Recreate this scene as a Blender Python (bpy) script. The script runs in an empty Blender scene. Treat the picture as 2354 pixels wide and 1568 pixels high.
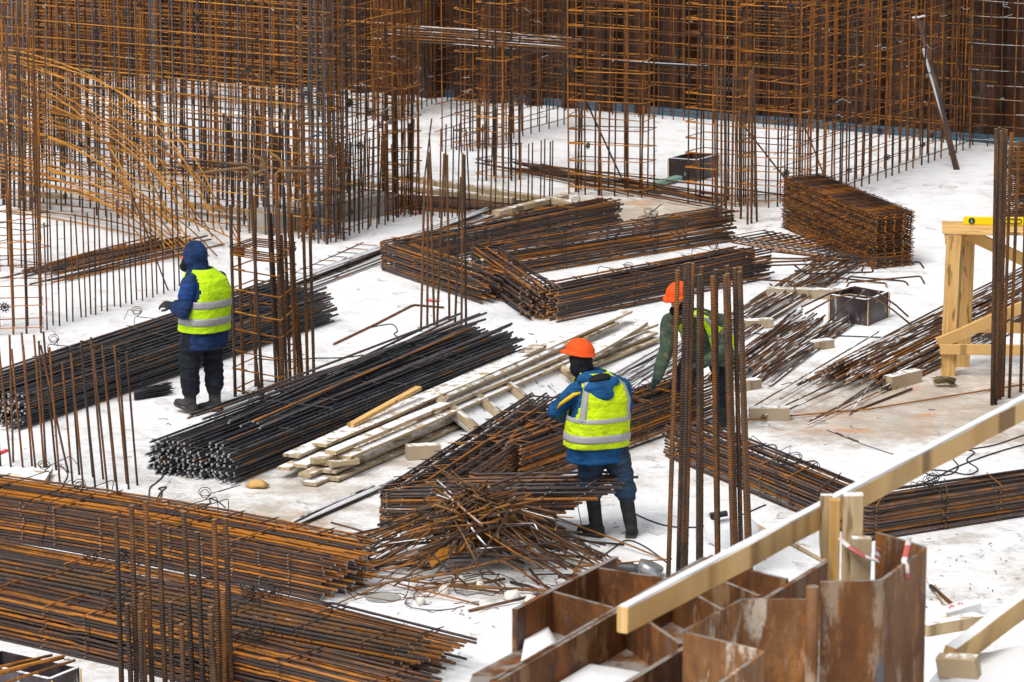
import bpy, math, random
from mathutils import Vector, Matrix, noise
random.seed(7)
R_ = random.Random(11)
sc = bpy.context.scene
V = Vector

# ------------------------------------------------------------------ camera, world, sun, exposure
FD, CX, CY, HOR, H = 8932.0, 1177.0, 784.0, 1859.0, 8.74
TH = math.atan(HOR / FD)
CT, ST = math.cos(TH), math.sin(TH)
cam = bpy.data.cameras.new('camera')
cam.sensor_width = 36.0
cam.lens = FD / 2354.0 * 36.0
cam.clip_start, cam.clip_end = 0.5, 2000.0
cam.dof.use_dof = True
cam.dof.focus_distance = 38.0
cam.dof.aperture_fstop = 11.0
co = bpy.data.objects.new('camera', cam)
sc.collection.objects.link(co)
co.location = (0, 0, H)
co.rotation_euler = (math.pi / 2 - TH, 0, 0)
sc.camera = co

SUN_EL, SUN_AZ = math.radians(58), math.radians(-50)     # from the upper left, a little behind the camera
w = bpy.data.worlds.new('World')
sc.world = w
w.use_nodes = True
wn, wl = w.node_tree.nodes, w.node_tree.links
wn.clear()
sky = wn.new('ShaderNodeTexSky')
sky.sky_type = 'NISHITA'
sky.sun_disc = False
sky.sun_elevation = SUN_EL
sky.sun_rotation = math.radians(230)
sky.air_density, sky.dust_density, sky.ozone_density = 1.0, 6.0, 0.6
hs = wn.new('ShaderNodeHueSaturation')
hs.inputs['Saturation'].default_value = 0.22
bg = wn.new('ShaderNodeBackground')
bg.inputs['Strength'].default_value = 0.145
wo = wn.new('ShaderNodeOutputWorld')
wl.new(sky.outputs[0], hs.inputs['Color'])
wl.new(hs.outputs[0], bg.inputs['Color'])
wl.new(bg.outputs[0], wo.inputs['Surface'])
sl = bpy.data.lights.new('sun', 'SUN')
sl.energy, sl.angle, sl.color = 1.5, math.radians(22), (1.0, 0.965, 0.92)
so = bpy.data.objects.new('sun', sl)
sc.collection.objects.link(so)
sun_from = V((-0.62 * math.cos(SUN_EL), -0.78 * math.cos(SUN_EL), math.sin(SUN_EL)))
so.rotation_euler = sun_from.to_track_quat('Z', 'Y').to_euler()
sky.sun_rotation = math.atan2(sun_from.x, sun_from.y)
sc.view_settings.view_transform = 'Standard'
sc.view_settings.look = 'None'
sc.view_settings.exposure = -0.02
sc.view_settings.gamma = 1.0
sc.cycles.use_denoising = True
sc.cycles.max_bounces = 5
sc.cycles.diffuse_bounces = 3
sc.cycles.glossy_bounces = 2

# ------------------------------------------------------------------ picture -> place helpers
def ray(x, y):
    u, v = (x - CX) / FD, (y - CY) / FD
    return V((u, CT - v * ST, -ST - v * CT))
def G(x, y, z=0.0):                      # the point of the horizontal plane at height z seen there
    d = ray(x, y)
    return V((0, 0, H)) + d * ((H - z) / -d.z)
def P(x, y, Y):                          # the point at distance Y seen there
    d = ray(x, y)
    return V((0, 0, H)) + d * (Y / d.y)
def flat(p, z=0.0):
    return V((p.x, p.y, z))
def lerp(a, b, t):
    return a + (b - a) * t

# ------------------------------------------------------------------ materials
class NT:
    def __init__(s, name):
        s.m = bpy.data.materials.new(name)
        s.m.use_nodes = True
        s.t = s.m.node_tree
        s.t.nodes.clear()
        s.out = s.t.nodes.new('ShaderNodeOutputMaterial')
        s.b = s.n('ShaderNodeBsdfPrincipled')
        s.t.links.new(s.b.outputs[0], s.out.inputs[0])
    def n(s, typ, **kw):
        nd = s.t.nodes.new(typ)
        for k, v in kw.items():
            if hasattr(nd, k):
                setattr(nd, k, v)
        return nd
    def put(s, sock, v):
        if isinstance(v, bpy.types.NodeSocket):
            s.t.links.new(v, sock)
        elif isinstance(v, (tuple, list)) and len(v) == 3 and sock.type == 'RGBA':
            sock.default_value = (*v, 1)
        else:
            sock.default_value = v
    def math(s, op, a, b=0.0, c=None, clamp=False):
        nd = s.n('ShaderNodeMath', operation=op)
        nd.use_clamp = clamp
        s.put(nd.inputs[0], a)
        s.put(nd.inputs[1], b)
        if c is not None:
            s.put(nd.inputs[2], c)
        return nd.outputs[0]
    def noise(s, scale, detail=3.0, vec=None, W=None, rough=0.55):
        nd = s.n('ShaderNodeTexNoise')
        nd.noise_dimensions = '4D' if W is not None else '3D'
        nd.inputs['Scale'].default_value = scale
        nd.inputs['Detail'].default_value = detail
        nd.inputs['Roughness'].default_value = rough
        if vec is not None:
            s.put(nd.inputs['Vector'], vec)
        if W is not None:
            s.put(nd.inputs['W'], W)
        return nd.outputs['Fac']
    def ss(s, v, lo, hi):
        nd = s.n('ShaderNodeMapRange', interpolation_type='SMOOTHSTEP')
        s.put(nd.inputs[0], v)
        nd.inputs[1].default_value, nd.inputs[2].default_value = lo, hi
        return nd.outputs[0]
    def mix(s, f, a, b):
        nd = s.n('ShaderNodeMix', data_type='RGBA')
        s.put(nd.inputs[0], f)
        s.put(nd.inputs[6], a)
        s.put(nd.inputs[7], b)
        return nd.outputs[2]
    def attr(s, name):
        nd = s.n('ShaderNodeAttribute', attribute_name=name)
        return nd.outputs['Fac']
    def pos(s):
        return s.n('ShaderNodeNewGeometry').outputs['Position']
    def nz(s):
        g = s.n('ShaderNodeNewGeometry')
        x = s.n('ShaderNodeSeparateXYZ')
        s.t.links.new(g.outputs['Normal'], x.inputs[0])
        return x.outputs[2]
    def rnd(s):
        o = s.n('ShaderNodeObjectInfo').outputs['Random']
        return s.math('FRACT', s.math('ADD', s.attr('rnd'), o))
    def comb(s, a, b, c):
        nd = s.n('ShaderNodeCombineXYZ')
        for i, q in enumerate((a, b, c)):
            s.put(nd.inputs[i], q)
        return nd.outputs[0]
    def vmul(s, v, k):
        nd = s.n('ShaderNodeVectorMath', operation='MULTIPLY')
        s.put(nd.inputs[0], v)
        nd.inputs[1].default_value = k
        return nd.outputs[0]
    def bump(s, h, strength=0.5, dist=0.01, normal=None):
        nd = s.n('ShaderNodeBump')
        nd.inputs['Strength'].default_value = strength
        nd.inputs['Distance'].default_value = dist
        s.put(nd.inputs['Height'], h)
        if normal is not None:
            s.put(nd.inputs['Normal'], normal)
        return nd.outputs[0]
    def done(s, color, rough=0.7, normal=None, metal=0.0, spec=None):
        s.put(s.b.inputs['Base Color'], color)
        s.put(s.b.inputs['Roughness'], rough)
        s.b.inputs['Metallic'].default_value = metal
        if spec is not None:
            s.b.inputs['Specular IOR Level'].default_value = spec
        if normal is not None:
            s.put(s.b.inputs['Normal'], normal)
        return s.m
SNOW = (0.82, 0.83, 0.85)
def steel(name, dark, mid, orange, bias=0.0, spread=1.0, snow=0.0, pitch=0.0, rough=0.62, nscale=3.0):
    s = NT(name)
    r = s.rnd()
    p = s.pos()
    W = s.math('MULTIPLY', r, 60.0)
    n1 = s.noise(nscale, 3, p, W)
    n2 = s.noise(nscale * 9, 2, p, W)
    v = s.math('ADD', s.math('MULTIPLY', s.math('SUBTRACT', n1, 0.5), 1.9), s.math('MULTIPLY', s.math('SUBTRACT', r, 0.5), spread))
    v = s.math('ADD', v, s.math('MULTIPLY', s.math('SUBTRACT', n2, 0.5), 0.7))
    v = s.math('ADD', v, 0.5 + bias)
    c = s.mix(s.ss(v, 0.15, 0.55), dark, mid)
    c = s.mix(s.ss(v, 0.55, 1.05), c, orange)
    rg = rough
    if snow > 0:
        m = s.math('MULTIPLY', s.ss(s.nz(), 0.45 - 0.5 * max(0.0, snow - .25), 0.8 - 0.6 * max(0.0, snow - .25)), s.ss(s.noise(1.6, 4, p, W, 0.65), 0.72 - 0.5 * snow, 0.80 - 0.5 * snow))
        c = s.mix(m, c, SNOW)
    nm = None
    if pitch > 0:
        h = s.math('SINE', s.math('MULTIPLY', s.attr('len'), 2 * math.pi / pitch))
        nm = s.bump(h, 1.0, pitch * 0.22)
    return s.done(c, rg, nm, 0.0, 0.35)
ORG, BRN, DRK = (0.30, 0.095, 0.012), (0.085, 0.038, 0.018), (0.022, 0.017, 0.016)
GRY, BLU = (0.11, 0.105, 0.115), (0.035, 0.038, 0.046)
M = {}
M['rust'] = steel('rust_steel', (0.035, 0.020, 0.014), (0.125, 0.047, 0.013), (0.34, 0.118, 0.012), -0.02, 0.9)
M['rust_bright'] = steel('rust_steel_bright', (0.13, 0.052, 0.014), (0.34, 0.122, 0.012), (0.54, 0.215, 0.022), 0.04, 0.9)
M['rust_droop'] = steel('rust_droop_steel', (0.17, 0.072, 0.017), (0.39, 0.158, 0.015), (0.55, 0.25, 0.028), 0.0, 0.8)
M['hook'] = steel('snow_lit_hook_steel', (0.10, 0.065, 0.04), (0.20, 0.13, 0.075), (0.34, 0.17, 0.045), 0.0, 0.8, pitch=0.02)  # bent tops paler than the cage bars: light off the snow put into the colour
M['rust_rib'] = steel('rust_ribbed', (0.04, 0.023, 0.016), (0.12, 0.05, 0.018), (0.26, 0.09, 0.013), 0.0, 0.8, pitch=0.016)
M['rust_thick'] = steel('rust_thick_ribbed', (0.05, 0.03, 0.02), (0.115, 0.055, 0.021), (0.24, 0.085, 0.014), -0.02, 0.7, pitch=0.022)
M['mill'] = steel('mixed_steel', (0.050, 0.040, 0.039), (0.115, 0.068, 0.050), (0.36, 0.130, 0.014), -0.06, 1.1, snow=0.10, rough=.5)
M['mill_orange'] = steel('orange_mixed_steel', (0.052, 0.036, 0.033), (0.150, 0.064, 0.026), (0.40, 0.145, 0.014), -0.05, 1.3, snow=0.06, rough=.5)
M['grey_rib'] = steel('grey_ribbed', (0.070, 0.058, 0.055), (0.15, 0.085, 0.05), (0.32, 0.12, 0.016), -0.04, 1.1, snow=0.12, pitch=0.016)
M['black'] = steel('black_steel', (0.020, 0.021, 0.025), (0.066, 0.067, 0.075), (0.19, 0.085, 0.022), -0.20, 1.0, snow=0.05, rough=0.42)
M['snowy'] = steel('snowy_steel', (0.045, 0.035, 0.032), (0.10, 0.06, 0.035), (0.22, 0.09, 0.02), -0.05, 0.9, snow=0.72, pitch=0.016)
M['loose'] = steel('loose_bar_steel', (0.06, 0.04, 0.032), (0.13, 0.065, 0.032), (0.28, 0.11, 0.02), -0.03, 1.0, snow=0.44)
M['scrap'] = steel('scrap_steel', (0.055, 0.032, 0.022), (0.15, 0.075, 0.032), (0.29, 0.125, 0.024), -0.05, 1.3, snow=0.16)
M['blue_grey'] = steel('blue_grey_bar', (0.075, 0.075, 0.085), (0.105, 0.088, 0.085), (0.19, 0.085, 0.025), -0.08, 1.0)
M['wire'] = NT('black_wire').done((0.025, 0.024, 0.026), 0.5)
M['frost'] = NT('frosted_cut_end').done((0.55, 0.55, 0.56), 0.6)
M['greyend'] = NT('grey_cut_end').done((0.34, 0.34, 0.35), 0.5)
M['rawend'] = NT('cut_bar_end').done((0.30, 0.17, 0.08), 0.7)
M['plastic'] = NT('black_plastic').done((0.012, 0.012, 0.013), 0.4)

def wood(name, base, dark, snow=0.0, stain=0.5):
    s = NT(name)
    r = s.rnd()
    vec = s.comb(s.math('MULTIPLY', s.attr('len'), 1.6), s.math('MULTIPLY', s.attr('crs'), 38.0), s.math('MULTIPLY', r, 40.0))
    g = s.noise(1.0, 4, vec)
    knot = s.noise(3.2, 2, s.comb(s.attr('len'), s.math('MULTIPLY', s.attr('crs'), 5.0), s.math('MULTIPLY', r, 90.0)))
    c = s.mix(s.ss(g, 0.38, 0.72), base, dark)
    c = s.mix(s.math('MULTIPLY', s.ss(knot, 0.585, 0.665), 0.75), c, (0.13, 0.065, 0.025))
    c = s.mix(s.math('MULTIPLY', s.ss(s.noise(2.2, 4, s.pos()), 0.52, 0.72), stain), c, tuple(q * 0.42 for q in base))
    c = s.mix(s.math('MULTIPLY', r, 0.35), c, tuple(q * 0.62 for q in base))
    if snow > 0:
        m = s.math('MULTIPLY', s.ss(s.nz(), 0.5, 0.85), s.ss(s.noise(7.5, 6, s.pos(), rough=0.72), 0.70 - 0.45 * snow, 0.80 - 0.45 * snow))
        c = s.mix(m, c, SNOW)
    return s.done(c, 0.75, s.bump(g, 0.35, 0.004), 0, 0.25)
M['wood_new'] = wood('fresh_pine', (0.74, 0.47, 0.18), (0.56, 0.31, 0.10), 0.0, 0.22)
M['wood_snow'] = wood('pine_with_snow', (0.58, 0.44, 0.26), (0.44, 0.31, 0.17), 0.70, 0.45)
M['wood_old'] = wood('weathered_timber', (0.50, 0.40, 0.28), (0.34, 0.26, 0.17), 0.60, 0.7)
M['wood_bare'] = wood('bare_timber', (0.47, 0.37, 0.23), (0.36, 0.26, 0.15), 0.45, 0.5)
M['wood_beam'] = wood('rail_timber', (0.72, 0.48, 0.215), (0.50, 0.29, 0.10), 0.95, 0.45)
M['wood_frost'] = wood('frosted_board', (0.40, 0.38, 0.36), (0.28, 0.26, 0.24), 0.75, 0.5)

def plate(name, base, deep, pale, palef=0.5, bluef=0.3, scale=1.0):
    s = NT(name)
    p = s.pos()
    vp = s.vmul(p, (1.0, 1.0, 0.42))
    a = s.noise(5 * scale, 5, vp, rough=0.6)
    b = s.noise(17 * scale, 4, vp, rough=0.65)
    d = s.noise(6.0 * scale, 6, s.vmul(p, (1.0, 1.0, 0.34)), rough=0.68)
    c = s.mix(s.ss(a, 0.35, 0.65), base, deep)
    c = s.mix(s.ss(b, 0.55, 0.8), c, tuple(q * 1.7 for q in base))
    c = s.mix(s.math('MULTIPLY', s.ss(d, 0.52, 0.62), palef), c, pale)
    c = s.mix(s.math('MULTIPLY', s.ss(s.noise(6.1 * scale, 4, s.vmul(p, (1.3, 1.3, 0.2)), rough=0.6), 0.60, 0.68), bluef), c, (0.13, 0.15, 0.20))
    c = s.mix(s.math('MULTIPLY', s.ss(s.noise(3.1 * scale, 4, vp, rough=.7), .50, .62), .55), c, (base[0] * 1.9, base[1] * 1.55, base[2] * .9))
    c = s.mix(s.math('MULTIPLY', s.ss(s.nz(), .6, .9), s.ss(s.noise(7, 3, p), .40, .55)), c, (.27, .235, .21))
    e_ = s.noise(42, 4, p, rough=.7)
    c = s.mix(s.math('MULTIPLY', s.ss(e_, .56, .68), .5), c, tuple(q * .45 for q in base))
    return s.done(c, 0.7, s.bump(s.math('ADD', b, s.math('MULTIPLY', e_, .6)), 0.8, 0.008), 0, 0.3)
M['pile_near'] = plate('rusty_sheet_pile', (0.20, 0.088, 0.030), (0.12, 0.046, 0.015), (0.40, 0.31, 0.22), 0.65, 0.8, 1.3)
M['pile_pale'] = plate('limed_sheet_pile', (0.27, 0.135, 0.055), (0.17, 0.07, 0.025), (0.60, 0.53, 0.44), 0.95, 0.2, 1.7)
M['waler'] = plate('rusty_beam_plate', (0.165, 0.066, 0.020), (0.085, 0.034, 0.014), (0.34, 0.21, 0.10), 0.65, 0.35, 1.5)
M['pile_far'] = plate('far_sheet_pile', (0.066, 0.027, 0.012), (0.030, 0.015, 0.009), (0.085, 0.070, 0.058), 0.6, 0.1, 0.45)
M['blue'] = NT('blue_paint').done((0.05, 0.115, 0.17), 0.5)
M['red'] = NT('red_plastic').done((0.75, 0.045, 0.03), 0.5)
M['grey_metal'] = NT('grey_metal').done((0.33, 0.34, 0.35), 0.35, None, 0.6)
def snowmat(name, dirt=0.0):
    s = NT(name)
    n = s.noise(14, 5, s.pos())
    c = s.mix(s.math('MULTIPLY', s.ss(s.noise(22, 4, s.pos()), 0.68, 0.78), dirt), SNOW, (0.35, 0.27, 0.2))
    return s.done(c, 0.85, s.bump(n, 0.4, 0.02), 0, 0.2)
M['snow'] = snowmat('snow', 0.25)
def concrete(name, base):
    s = NT(name)
    n = s.noise(9, 5, s.pos())
    return s.done(s.mix(n, tuple(q * 0.7 for q in base), tuple(q * 1.2 for q in base)), 0.85, s.bump(n, 0.4, 0.005))
M['concrete'] = concrete('concrete', (0.36, 0.35, 0.33))
def plyface(name):
    s = NT(name)
    p = s.pos()
    c = s.mix(s.ss(s.noise(16, 4, s.vmul(p, (1, 1, 0.3))), 0.6, 0.68), (0.035, 0.02, 0.024), (0.42, 0.40, 0.40))
    c = s.mix(s.math('MULTIPLY', s.ss(s.noise(3, 3, p), 0.45, 0.7), 0.35), c, (0.2, 0.19, 0.2))
    return s.done(c, 0.45)
M['ply'] = plyface('film_faced_plywood')

# ------------------------------------------------------------------ mesh builder
class MB:
    def __init__(s):
        s.v, s.f, s.mi, s.sm, s.r, s.l, s.c = [], [], [], [], [], [], []
    def add(s, co, rnd, ln, cr):
        s.v.append(co); s.r.append(rnd); s.l.append(ln); s.c.append(cr)
        return len(s.v) - 1
    def face(s, idx, mi=0, smooth=False):
        s.f.append(idx); s.mi.append(mi); s.sm.append(smooth)
    def tube(s, pts, r, sides=6, rnd=None, cap=0, closed=False, flat_=1.0):
        rnd = R_.random() if rnd is None else rnd
        pts = [V(p) for p in pts]
        n = len(pts)
        rad = r if isinstance(r, (list, tuple)) else [r] * n
        rings, ln = [], 0.0
        up = None
        for i, p in enumerate(pts):
            if closed:
                d = pts[(i + 1) % n] - pts[i - 1]
            else:
                d = pts[min(i + 1, n - 1)] - pts[max(i - 1, 0)]
            d = d.normalized() if d.length > 1e-9 else V((0, 0, 1))
            if up is None:
                up = V((0, 0, 1)) if abs(d.z) < 0.9 else V((0, 1, 0))
            sx = d.cross(up)
            if sx.length < 1e-5:
                sx = d.cross(V((1, 0.3, 0.2)))
            sx.normalize()
            up = sx.cross(d).normalized()
            if i:
                ln += (p - pts[i - 1]).length
            ring = []
            for k in range(sides):
                a = 2 * math.pi * (k + 0.5) / sides
                ring.append(s.add(p + sx * (math.cos(a) * rad[i]) + up * (math.sin(a) * rad[i] * flat_), rnd, ln, k * 0.02))
            rings.append(ring)
        m = n if closed else n - 1
        for i in range(m):
            a, b = rings[i], rings[(i + 1) % n]
            for k in range(sides):
                q = (k + 1) % sides
                s.face((a[k], a[q], b[q], b[k]), 0, True)
        if not closed:
            s.face(tuple(reversed(rings[0])), cap)
            s.face(tuple(rings[-1]), cap)
    def loft(s, rings, rnd=0.0, caps=True, mi=0):          # rings: lists of points, same count
        ids, ln, pc = [], 0.0, None
        for rg in rings:
            c = sum(rg, V()) / len(rg)
            if pc is not None:
                ln += (c - pc).length
            pc = c
            ids.append([s.add(p, rnd, ln, k * 0.03) for k, p in enumerate(rg)])
        n = len(rings[0])
        for a, b in zip(ids, ids[1:]):
            for k in range(n):
                q = (k + 1) % n
                s.face((a[k], a[q], b[q], b[k]), mi, True)
        if caps:
            s.face(tuple(reversed(ids[0])), mi)
            s.face(tuple(ids[-1]), mi)
    def board(s, A, B, wd, th, up=None, rnd=None, seg=5, jit=0.002, ch=0.004, twist=0.0):
        """a timber from A to B (centre of its section), wd wide, th thick, chamfered."""
        rnd = R_.random() if rnd is None else rnd
        A, B = V(A), V(B)
        d = (B - A).normalized()
        up = V((0, 0, 1)) if up is None else V(up)
        sx = d.cross(up)
        if sx.length < 1e-4:
            sx = d.cross(V((1, 0, 0)))
        sx.normalize()
        up = sx.cross(d).normalized()
        a, b = wd / 2, th / 2
        prof = [(-a + ch, -b), (a - ch, -b), (a, -b + ch), (a, b - ch), (a - ch, b), (-a + ch, b), (-a, b - ch), (-a, -b + ch)]
        rings = []
        L = (B - A).length
        for i in range(seg + 1):
            t = i / seg
            c = A + (B - A) * t + sx * R_.gauss(0, jit) + up * R_.gauss(0, jit)
            rot = twist * (t - 0.5)
            ring = []
            for (x, y) in prof:
                xx, yy = x * math.cos(rot) - y * math.sin(rot), x * math.sin(rot) + y * math.cos(rot)
                ring.append(s.add(c + sx * xx + up * yy, rnd, t * L, x if abs(y) > b * 0.5 else y + 0.5))
            rings.append(ring)
        for p, q in zip(rings, rings[1:]):
            for k in range(8):
                j = (k + 1) % 8
                s.face((p[k], p[j], q[j], q[k]))
        s.face(tuple(reversed(rings[0])))
        s.face(tuple(rings[-1]))
    def slab(s, pts, z0, z1, rnd=0.0, mi=0):            # prism over a plan polygon
        n = len(pts)
        lo = [s.add(V((p[0], p[1], z0)), rnd, i * 0.1, 0) for i, p in enumerate(pts)]
        hi = [s.add(V((p[0], p[1], z1)), rnd, i * 0.1, 0.1) for i, p in enumerate(pts)]
        for i in range(n):
            j = (i + 1) % n
            s.face((lo[i], lo[j], hi[j], hi[i]), mi)
        s.face(tuple(reversed(lo)), mi)
        s.face(tuple(hi), mi)
    def ell(s, c, rx, ry, rz, rot=None, nu=12, nv=8, rnd=0.0):
        c = V(c)
        rot = rot or Matrix.Identity(3)
        rings = []
        for i in range(1, nv):
            a = math.pi * i / nv
            rings.append([c + rot @ V((rx * math.sin(a) * math.cos(2 * math.pi * k / nu), ry * math.sin(a) * math.sin(2 * math.pi * k / nu), -rz * math.cos(a))) for k in range(nu)])
        s.loft(rings, rnd)
    def mesh(s, name):
        me = bpy.data.meshes.new(name)
        me.from_pydata([tuple(v) for v in s.v], [], s.f)
        me.polygons.foreach_set('material_index', s.mi)
        me.polygons.foreach_set('use_smooth', s.sm)
        for nm, dat in (('rnd', s.r), ('len', s.l), ('crs', s.c)):
            at = me.attributes.new(nm, 'FLOAT', 'POINT')
            at.data.foreach_set('value', dat)
        me.update()
        return me
    def build(s, name, mats, parent=None):
        me = s.mesh(name)
        for m in (mats if isinstance(mats, (list, tuple)) else [mats]):
            me.materials.append(m)
        o = bpy.data.objects.new(name, me)
        sc.collection.objects.link(o)
        if parent is not None:
            o.parent = parent
            o.matrix_parent_inverse = Matrix.Translation(-parent.location)
        return o
def tag(o, label=None, cat=None, group=None, kind=None):
    if label: o['label'] = label
    if cat: o['category'] = cat
    if group: o['group'] = group
    if kind or cat: o['kind'] = kind or 'thing'
    return o
def thing(name, label, cat, loc, group=None):
    o = bpy.data.objects.new(name, None)
    sc.collection.objects.link(o)
    o.location = loc
    o.empty_display_size = 0.1
    return tag(o, label, cat, group)

# bars that are objects of their own share a few meshes
_bars = {}
def bar_mesh(L, r, mat, bow, capm, seg):
    key = (round(L / 0.25), r, mat, bow, capm, seg)
    if key not in _bars:
        n = seg or max(2, min(10, int(L / 0.5) + 1))
        Lq = max(1, key[0]) * 0.25
        b = MB()
        ph = R_.random() * 6
        b.tube([V((Lq * i / n, math.sin(i / n * math.pi) * bow + math.sin(i * 1.7 + ph) * abs(bow) * 0.12, math.sin(i * 1.3 + ph) * abs(bow) * 0.1)) for i in range(n + 1)], r, 8 if r > 0.012 else 6, 0.0, 1)
        me = b.mesh('bar')
        me.materials.append(M[mat])
        me.materials.append(M[capm])
        _bars[key] = (me, Lq)
    return _bars[key]
def bar(name, A, B, r, mat, parent=None, bow=0.0, cap='rawend', seg=0):
    A, B = V(A), V(B)
    me, Lq = bar_mesh((B - A).length, r, mat, bow, cap, seg)
    o = bpy.data.objects.new(name, me)
    sc.collection.objects.link(o)
    d = B - A
    o.rotation_mode = 'QUATERNION'
    q = d.to_track_quat('X', 'Z')
    o.rotation_quaternion = q
    o.scale = (d.length / Lq, 1, 1)
    o.location = A
    if parent is not None:
        o.parent = parent
        o.matrix_parent_inverse = Matrix.Translation(-parent.location)
    return o

# ------------------------------------------------------------------ ground
def build_ground():
    s = NT('snowy_concrete_ground')
    p = s.pos()
    spots = [((2130, 930), 2.4, 1.0), ((1950, 975), 1.6, .9), ((1480, 487), 2.4, .85), ((1780, 560), 1.5, .35), ((560, 1150), 2.0, .5), ((760, 1125), 1.3, .8), ((480, 1190), 1.3, .35),
             ((900, 1060), 1.2, .8), ((340, 1030), 1.6, .28), ((650, 1190), 1.0, .75), ((700, 1240), 0.9, .5), ((1400, 1150), 1.0, .4), ((2290, 1330), 1.5, .45), ((100, 1540), 1.2, .5),
             ((1190, 405), 2.0, .4), ((1640, 310), 1.8, .25), ((2330, 330), 1.2, .3), ((1900, 380), 2.5, .35), ((1330, 1010), 1.2, .5), ((250, 450), 2.5, .5), ((600, 520), 2, .5), ((960, 490), 1.8, .4),
             ((2250, 1020), 2.2, .3), ((1680, 960), 1.2, .5), ((840, 290), 2.5, .4), ((1000, 250), 2.0, .4),
             ((1240, 745), .6, .5), ((1500, 700), .7, .4), ((1000, 650), .7, .4), ((500, 1120), .7, .5), ((1500, 1110), .9, .5), ((1900, 1190), .9, .4), ((2150, 1240), .8, .4), ((1950, 885), .8, .8), ((1810, 860), .8, .6), ((1100, 1330), 1.3, .45), ((300, 1190), .8, .4), ((980, 1480), .8, .3), ((700, 880), 1.0, .25), ((250, 700), 1.2, .25)]
    acc = None
    for (x, y), rad, k in spots:
        d = s.n('ShaderNodeVectorMath', operation='DISTANCE')
        s.put(d.inputs[0], p)
        d.inputs[1].default_value = G(x, y)
        mr = s.n('ShaderNodeMapRange', interpolation_type='SMOOTHSTEP')
        s.put(mr.inputs[0], d.outputs['Value'])
        mr.inputs[1].default_value, mr.inputs[2].default_value = rad * 1.6, 0.0
        mr.inputs[3].default_value, mr.inputs[4].default_value = 0.0, k
        acc = mr.outputs[0] if acc is None else s.math('MAXIMUM', acc, mr.outputs[0])
    big = s.noise(0.55, 5, p, rough=0.6)
    mid = s.noise(2.4, 6, p, rough=0.66)
    fine = s.noise(13, 5, p, rough=0.7)
    streak = s.noise(1.0, 5, s.vmul(p, (2.2, 7.0, 1.0)), rough=0.7)
    bare = s.math('ADD', s.math('MULTIPLY', acc, 0.95), s.math('MULTIPLY', s.math('SUBTRACT', big, 0.5), 1.0))
    bare = s.math('ADD', bare, s.math('MULTIPLY', s.math('SUBTRACT', mid, 0.5), 1.25))
    bare = s.math('ADD', bare, s.math('MULTIPLY', s.math('SUBTRACT', fine, 0.5), 0.55))
    bf = s.ss(bare, 0.22, 0.85)
    conc = s.mix(s.ss(mid, 0.35, 0.7), (0.53, 0.465, 0.395), (0.40, 0.345, 0.285))
    conc = s.mix(s.math('MULTIPLY', s.ss(s.noise(1.4, 5, p), 0.52, 0.72), s.ss(acc, 0.5, 1.0)), conc, (0.55, 0.27, 0.11))
    snowc = s.mix(s.ss(s.noise(1.9, 6, p, rough=0.7), 0.45, 0.75), (0.83, 0.84, 0.855), (0.66, 0.65, 0.645))
    c = s.mix(bf, snowc, conc)
    scuff = s.math('MULTIPLY', s.ss(streak, 0.60, 0.70), s.ss(s.noise(0.9, 3, p), 0.46, 0.62))
    c = s.mix(s.math('MULTIPLY', scuff, 0.6), c, (0.33, 0.30, 0.28))
    fleck = s.ss(s.noise(48, 2, s.vmul(p, (1.0, 0.45, 1.0))), 0.715, 0.74)
    c = s.mix(s.math('MULTIPLY', fleck, 0.65), c, (0.10, 0.085, 0.075))
    vo = s.n('ShaderNodeTexVoronoi')
    vo.inputs['Scale'].default_value = 2.6
    wv = s.n('ShaderNodeVectorMath', operation='ADD')
    s.put(wv.inputs[0], s.vmul(p, (1.25, 0.75, 1.0)))
    nt_ = s.n('ShaderNodeTexNoise')
    nt_.inputs['Scale'].default_value = 5.0
    nt_.inputs['Detail'].default_value = 3.0
    s.put(nt_.inputs['Vector'], p)
    s.put(wv.inputs[1], s.vmul(nt_.outputs['Color'], (.35, .35, 0)))
    s.put(vo.inputs['Vector'], wv.outputs[0])
    dent = s.math('SUBTRACT', 1.0, s.ss(vo.outputs['Distance'], 0.16, 0.30))
    dent = s.math('MULTIPLY', dent, s.ss(s.noise(0.7, 3, p), 0.42, 0.56))
    c = s.mix(s.math('MULTIPLY', dent, 0.42), c, (0.50, 0.485, 0.475))
    grime = s.math('MULTIPLY', s.ss(s.noise(0.33, 6, p, rough=.72), 0.50, 0.66), s.ss(s.noise(6, 5, p, rough=.75), 0.40, 0.66))
    c = s.mix(s.math('MULTIPLY', grime, 0.6), c, (0.40, 0.365, 0.335))
    h = s.math('ADD', s.math('MULTIPLY', mid, 0.6), s.math('MULTIPLY', fine, 0.25))
    h = s.math('ADD', h, s.math('MULTIPLY', streak, 0.35))
    h = s.math('SUBTRACT', h, s.math('MULTIPLY', dent, 0.45))
    m = s.done(c, 0.85, s.bump(h, 0.75, 0.07), 0, 0.2)
    b = MB()
    S = 900.0
    q = [b.add(V((x, y, 0)), 0, 0, 0) for x, y in ((-S, -60), (S, -60), (S, S), (-S, S))]
    b.face(tuple(q))
    return tag(b.build('ground', m), kind='structure')
build_ground()

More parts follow.
